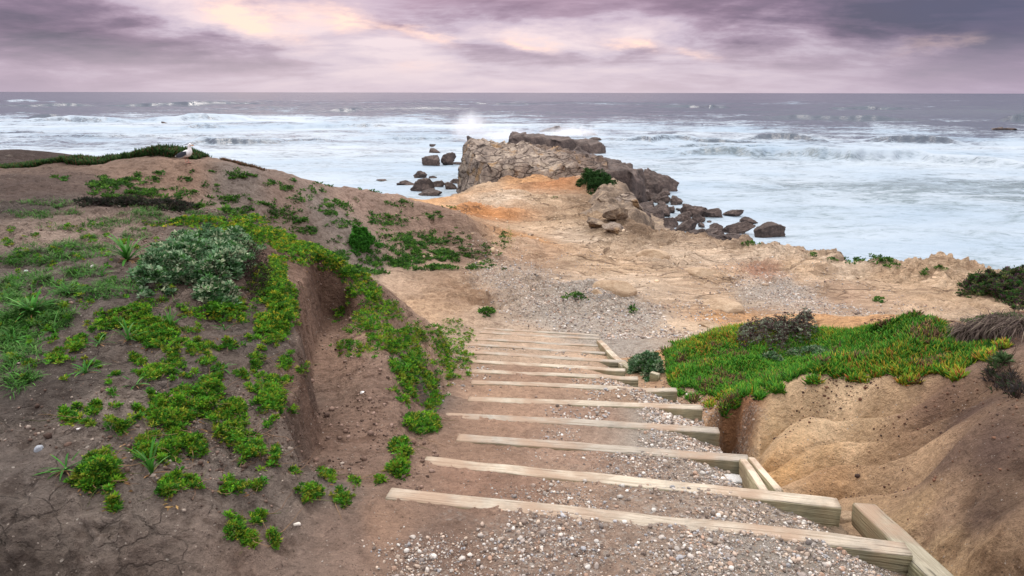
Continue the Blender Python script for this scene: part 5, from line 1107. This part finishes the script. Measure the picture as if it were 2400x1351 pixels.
shrub('dark_brush', 'strip of blackish brush behind the turf of the near hump', 'shrub', [(220,482,60,7),(300,480,60,9),(380,487,60,9),(430,492,30,7)], .2, .05, .04, .012, np.array([(.02,.025,.018),(.035,.03,.028),(.03,.045,.025)]), TWP*.6, 300, n=5, twl=.12)
# dry grass on the crest at the right
P, Q = ell([(2300,770,60,16),(2350,760,60,14),(2250,785,26,14),(2385,765,30,12)], .25); n = len(P)
veg('dry_grass', [blades(P+np.array([0,0,.01]), RNG.normal(3.6, .8, n), RNG.uniform(.2,1.2,n), RNG.uniform(.10,.26,n), np.full(n, .004), pick(np.array([(.12,.09,.08),(.17,.13,.11),(.08,.06,.055),(.22,.18,.14)]), n), 1.6, 5)], lab='tangle of dry grey grass drooping over the crest at the right edge', cat='dry grass', kind='stuff')
P, Q = ell([(2290,755,30,5),(2350,748,40,5),(2260,835,26,12),(2300,815,28,8)], .3); n = len(P)
veg('crest_sprouts', [tuft(P, 5, .04, .012, DARKG*1.6, up=.8)], lab='green sprouts along the crest beside the dry grass', cat='ground cover', kind='stuff')
# low succulent hedge behind the gull
HP = []; 
for u in np.arange(-30, 475, 1.0):
    v = np.interp(u, [-30,0,180,300,430,475], [418,413,396,387,380,383]); th_ = np.interp(u, [-30,100,200,330,380,440,470], [.05,.06,.09,.11,.19,.15,.04])
    b0 = pyd(u, v, 17.2)
    for k in range(34): HP.append((b0[0]+RNG.normal(0,.03), b0[1]+RNG.uniform(-.45,.5), th_*RNG.random()**.5*(.55+.6*float(vn(np.array([u*.11]), np.array([3.3]), 5)[0]*.5+.5)+.5*float(vn(np.array([u*.4]), np.array([1.3]), 6)[0]*.5+.5)), u))
HP = np.array(HP); zz_ = gz(HP[:,0], HP[:,1]); sl = np.interp(HP[:,3], [-30,0,180,300,430,475],[418,413,396,387,380,383])
P = np.stack([HP[:,0], HP[:,1], zz_+HP[:,2]-.02], 1); n = len(P)
a = RNG.uniform(0,6.28,n); el_ = RNG.uniform(.7,1.5,n); D = np.stack([np.cos(a)*np.cos(el_), np.sin(a)*np.cos(el_), np.sin(el_)],1)
veg('crest_ice_plant', [fingers(P, D, RNG.uniform(.06,.12,n), RNG.uniform(.015,.024,n), pick(np.array([(.03,.085,.02),(.04,.11,.025),(.02,.05,.018),(.03,.07,.02),(.11,.055,.03),(.05,.10,.02)]), n))], lab='dark ice plant growing along the far crest behind the seagull', cat='ice plant', kind='stuff')
HP = []
for u in np.arange(520, 612, 1.0):
    b0 = pyd(u, np.interp(u, [520,560,612],[386,384,394]), 17.6)
    for k in range(10): HP.append((b0[0]+RNG.normal(0,.03), b0[1]+RNG.uniform(-.1,.4)))
HP = np.array(HP); n = len(HP); P = np.stack([HP[:,0], HP[:,1], gz(HP[:,0], HP[:,1])], 1); a = RNG.uniform(0,6.28,n); D = np.stack([np.cos(a)*.4, np.sin(a)*.4, np.ones(n)],1)
veg('reddish_plants', [fingers(P, D, RNG.uniform(.04,.10,n), RNG.uniform(.012,.02,n), pick(np.array([(.13,.08,.04),(.1,.06,.04),(.16,.07,.04),(.05,.06,.03)]), n))], lab='reddish stubble of plants on the far crest right of the seagull', cat='ground cover', kind='stuff')

# strap-leaved rosettes, one thing each
RO = [(300,612,60,38,.9,'biggest strap-leaved plant, left of the silvery shrub'),(240,648,30,12,.6,'small strap-leaved plant below the white pebble'),(75,738,58,24,.8,'bushy strap-leaved plant near the left edge'),(124,782,36,14,.7,'strap-leaved plant with a rounded leaf, above the small green cushion'),
      (30,808,42,20,.7,'strap-leaved plant cut off by the left edge'),(202,876,44,13,.7,'open flat strap-leaved plant on bare soil below the cushions'),(318,906,40,12,.4,'flat star-shaped rosette on bare soil in the middle of the hump'),(525,868,30,10,.4,'pale flat rosette among cracked clods'),
      (402,772,38,12,1.2,'upright strap-leaved plant rising from the yellowish cushion'),(302,800,42,12,.9,'strap-leaved plant with browning leaves at the lower edge of the cushion'),(232,810,32,10,.6,'small rosette left of the browning plant'),(527,776,28,9,.6,'small rosette above the cracked clods with one drooping brown leaf'),
      (154,1104,52,16,.6,'silvery strap-leaved rosette left of the round cushion at the bottom left'),(356,1112,62,16,1.3,'tall strap-leaved plant right of the round cushion'),(157,690,36,14,.6,'pale spreading rosette on the turf edge'),(470,560,30,14,.8,'strap-leaved plant above the silvery shrub')]
for i, (u, v, r, nl, upn, lab) in enumerate(RO):
    w0 = cast([u], [v])[0]; D = depth_of(w0); Rm = r*D/F
    az = np.linspace(0, 6.28, nl, endpoint=False)+RNG.normal(0, .25, nl); e0 = np.clip(RNG.normal(upn, .25, nl), .1, 1.4); ln = Rm*RNG.uniform(.65, 1.25, nl)*(1+.25*upn)
    pal_ = np.array([(.04,.17,.02),(.06,.22,.03),(.10,.24,.06),(.03,.12,.018)])
    root = empty('strap_leaf_plant', [float(q) for q in w0]); tag(root, lab, 'plant', 'strap-leaved plants on the near hump')
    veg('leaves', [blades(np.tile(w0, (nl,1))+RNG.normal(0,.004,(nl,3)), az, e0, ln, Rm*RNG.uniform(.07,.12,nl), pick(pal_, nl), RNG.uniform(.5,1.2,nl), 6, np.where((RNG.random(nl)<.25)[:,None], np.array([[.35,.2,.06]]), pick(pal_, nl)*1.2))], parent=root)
    nd_ = max(5, nl//2); veg('withered_leaves', [blades(np.tile(w0, (nd_,1)), RNG.uniform(0,6.28,nd_), np.full(nd_,.15), Rm*RNG.uniform(.5,.8,nd_), Rm*.07, pick(np.array([(.3,.17,.08),(.22,.13,.07)]), nd_), .5, 4)], parent=root)
# trailing dead roots under the cushions
w0 = cast([590,620,560,600],[1020,1060,1010,1040]); n = 26
P = w0[RNG.integers(0,4,n)]+RNG.normal(0,.03,(n,3))*[1,1,.3]; D = np.stack([RNG.normal(.6,.3,n), RNG.normal(-.5,.3,n), RNG.normal(.1,.15,n)],1)
o = veg('dead_roots', [twigs(P, D, RNG.uniform(.08,.2,n), np.full(n,.006), pick(np.array([(.2,.13,.09),(.13,.08,.06)]), n), 6, .4)], mat=TWIG, lab='tangle of brown dead roots hanging at the gully edge', cat='roots', kind='stuff')

# ------------------------------------------------------------------ seagull
def gull():
    f0 = cast([437], [384.5])[0]; q_ = [(f0[0]+dx, f0[1]+dy) for dx in (-.1, 0, .1) for dy in (-.25, -.1, 0)]; zt_ = gz([a[0] for a in q_], [a[1] for a in q_]).max(); f0[2] = zt_+.01
    root = empty('seagull', [float(q) for q in f0]); tag(root, 'seagull with slate-dark wings standing on the crest of the far mound', 'seagull')
    root.rotation_euler = (0, 0, radians(-8))
    sp = np.array([(-.235,0,.125,.010,.028),(-.20,0,.14,.018,.04),(-.14,0,.158,.040,.052),(-.07,0,.178,.062,.068),(.0,0,.195,.078,.080),(.06,0,.212,.082,.080),(.10,0,.245,.070,.068),(.118,0,.285,.052,.050),(.118,0,.325,.040,.038),(.118,0,.355,.036,.034),(.124,0,.382,.038,.035),(.138,0,.402,.037,.033),(.158,0,.405,.028,.025),(.175,0,.400,.014,.013),(.182,0,.398,.004,.004)])
    tt = np.linspace(0, len(sp)-1, 70); S = np.stack([np.interp(tt, np.arange(len(sp)), sp[:,k]) for k in range(5)], 1)
    for _ in range(3): S[1:-1] = (S[:-2]+2*S[1:-1]+S[2:])/4
    T = nrm(np.gradient(S[:,:3], axis=0)); Sd = np.tile([0,1,0], (len(S),1)); Up = np.cross(T, Sd); Up = -Up
    n = 20; a = np.linspace(0, 2*pi, n, endpoint=False); V = (S[:,None,:3]+Up[:,None]*(np.cos(a)[:,None]*S[:,3][:,None,None])+Sd[:,None]*(np.sin(a)[:,None]*S[:,4][:,None,None])).reshape(-1,3)
    idx = np.arange(len(V)).reshape(-1, n); Q = np.stack([idx[:-1], np.roll(idx[:-1],-1,1), np.roll(idx[1:],-1,1), idx[1:]],-1).reshape(-1,4)
    col = np.tile((.82,.82,.84), (len(V),1)); caps = [tuple(idx[0][::-1][:4])]
    body = build('body', V, Q, FEATHER, col=col, smooth=True, parent=root)
    for s_ in (-1, 1):
        m = 16; k = 22; xs = np.linspace(0, 1, k); V = []; C = []
        for i, x in enumerate(xs):
            cx = .075-.31*x; cz = .225-.085*x-.01*math.sin(pi*x); hh = .062*math.sin(pi*min(1, .12+x*.88))**.6+.003; yy = (.072+.012*math.sin(pi*x))*(1-.55*x**2)
            for j in range(m):
                b = 2*pi*j/m; V.append((cx, s_*(yy+.014*math.cos(b)), cz+hh*math.sin(b))); lowr = math.sin(b) < -.78
                C.append((.6,.6,.62) if (lowr or x > .93) else ((.018,.018,.022) if x > .8 else (.045,.05,.065)))
        idx = np.arange(len(V)).reshape(k, m); Q = np.stack([idx[:-1], np.roll(idx[:-1],-1,1), np.roll(idx[1:],-1,1), idx[1:]],-1).reshape(-1,4)
        build('wing', V, Q, FEATHER, col=np.array(C), smooth=True, parent=root)
    # bill, eyes, legs with webbed feet
    V = []; m = 8
    for x, r, z in ((.165,.013,.396),(.185,.0095,.394),(.205,.0085,.391),(.222,.007,.388),(.232,.001,.382)):
        for j in range(m): b = 2*pi*j/m; V.append((x, r*.7*math.cos(b), z+r*math.sin(b)))
    idx = np.arange(len(V)).reshape(-1, m); Q = np.stack([idx[:-1], np.roll(idx[:-1],-1,1), np.roll(idx[1:],-1,1), idx[1:]],-1).reshape(-1,4)
    cb = np.tile((.75,.36,.06), (len(V),1)); cb[24:32] = (.6,.08,.03); build('bill', V, Q, FEATHER, col=cb, smooth=True, parent=root)
    for s_ in (-1, 1):
        Vi, Fi = ico(2); build('eye', Vi*.0055+np.array([.148, s_*.027, .407]), Fi, FEATHER, col=np.tile((.02,.015,.01), (len(Vi),1)), smooth=True, parent=root)
        x0 = -.005 if s_ < 0 else .02
        Pl = np.array([(x0, s_*.03, .145),(x0+.002, s_*.03, .07)]); Dl = np.array([(.02,0,-1.),(.12 if s_<0 else .3,0,-1.)])
        V1, Q1, C1 = twigs(Pl, Dl, np.array([.08,.072]), np.array([.019,.017]), np.tile((.68,.27,.22),(2,1)), 3, 0.)
        w = np.array([(x0-.005,s_*.03,.006),(x0+.06,s_*.03-.03,.003),(x0+.068,s_*.03,.004),(x0+.06,s_*.03+.03,.003),(x0-.005,s_*.03,-.002),(x0+.06,s_*.03-.03,-.003),(x0+.068,s_*.03,-.003),(x0+.06,s_*.03+.03,-.003)])
        b = len(V1); V1 = np.concatenate([V1, w]); Q2 = np.array([(0,1,2,2),(0,2,3,3)])
        tri = np.array([(0,1,2),(0,2,3),(4,6,5),(4,7,6),(1,5,6),(1,6,2),(2,6,7),(2,7,3),(0,5,1),(0,4,5),(0,3,7),(0,7,4)])+b
        build('leg', V1, [Q1, tri], FEATHER, col=np.concatenate([C1, np.tile((.55,.26,.22),(8,1))]), parent=root)
gull()

# ------------------------------------------------------------------ spray of the breaking waves
def spray(name, lab, c0, size, dens, seed, low=.35):
    V, Fc = ico(4); V = V*np.array(size)*.5
    m, t, out = nt('spray'); tc = N(t, 'ShaderNodeTexCoord').outputs['Object']
    mp = N(t, 'ShaderNodeMapping'); L(t, tc, mp.inputs[0]); mp.inputs['Scale'].default_value = (2/size[0], 2/size[1], 2/size[2])
    ln = N(t, 'ShaderNodeVectorMath', operation='LENGTH'); L(t, mp.outputs[0], ln.inputs[0])
    nz = noise(t, tc, 3.2/size[2], 6, .7, .6)
    f = math_(t, 'SUBTRACT', math_(t, 'ADD', 1.0, math_(t, 'MULTIPLY', math_(t, 'SUBTRACT', nz, .5), 1.6)), math_(t, 'MULTIPLY', ln.outputs['Value'], 1.15), clamp=True)
    f = math_(t, 'MULTIPLY', math_(t, 'POWER', f, 1.5), dens)
    pv = N(t, 'ShaderNodeVolumePrincipled', i_Anisotropy=.2); pv.inputs['Color'].default_value = (.97,.98,1,1); L(t, f, pv.inputs['Density']); L(t, pv.outputs[0], out.inputs['Volume'])
    o = build(name, V+np.array(c0), Fc, m, smooth=True, loc=c0); tag(o, lab, 'spray', kind='stuff'); return o
c0 = px(1098, 334, SEA); spray('wave_spray', 'tall burst of white spray over the reddish rock', (c0[0], c0[1]+2, SEA+2.6), (10, 8, 9), .6, 1)
c0 = px(1180, 335, SEA); spray('low_spray', 'low drifting spray left of the long dark slab', (c0[0], c0[1]+6, SEA+.8), (18, 12, 5), .35, 2)
c0 = px(1335, 322, SEA); spray('reef_spray', 'white spray washing between the slab and the farthest rock', (c0[0], c0[1], SEA+.7), (20, 10, 4.2), .6, 3)
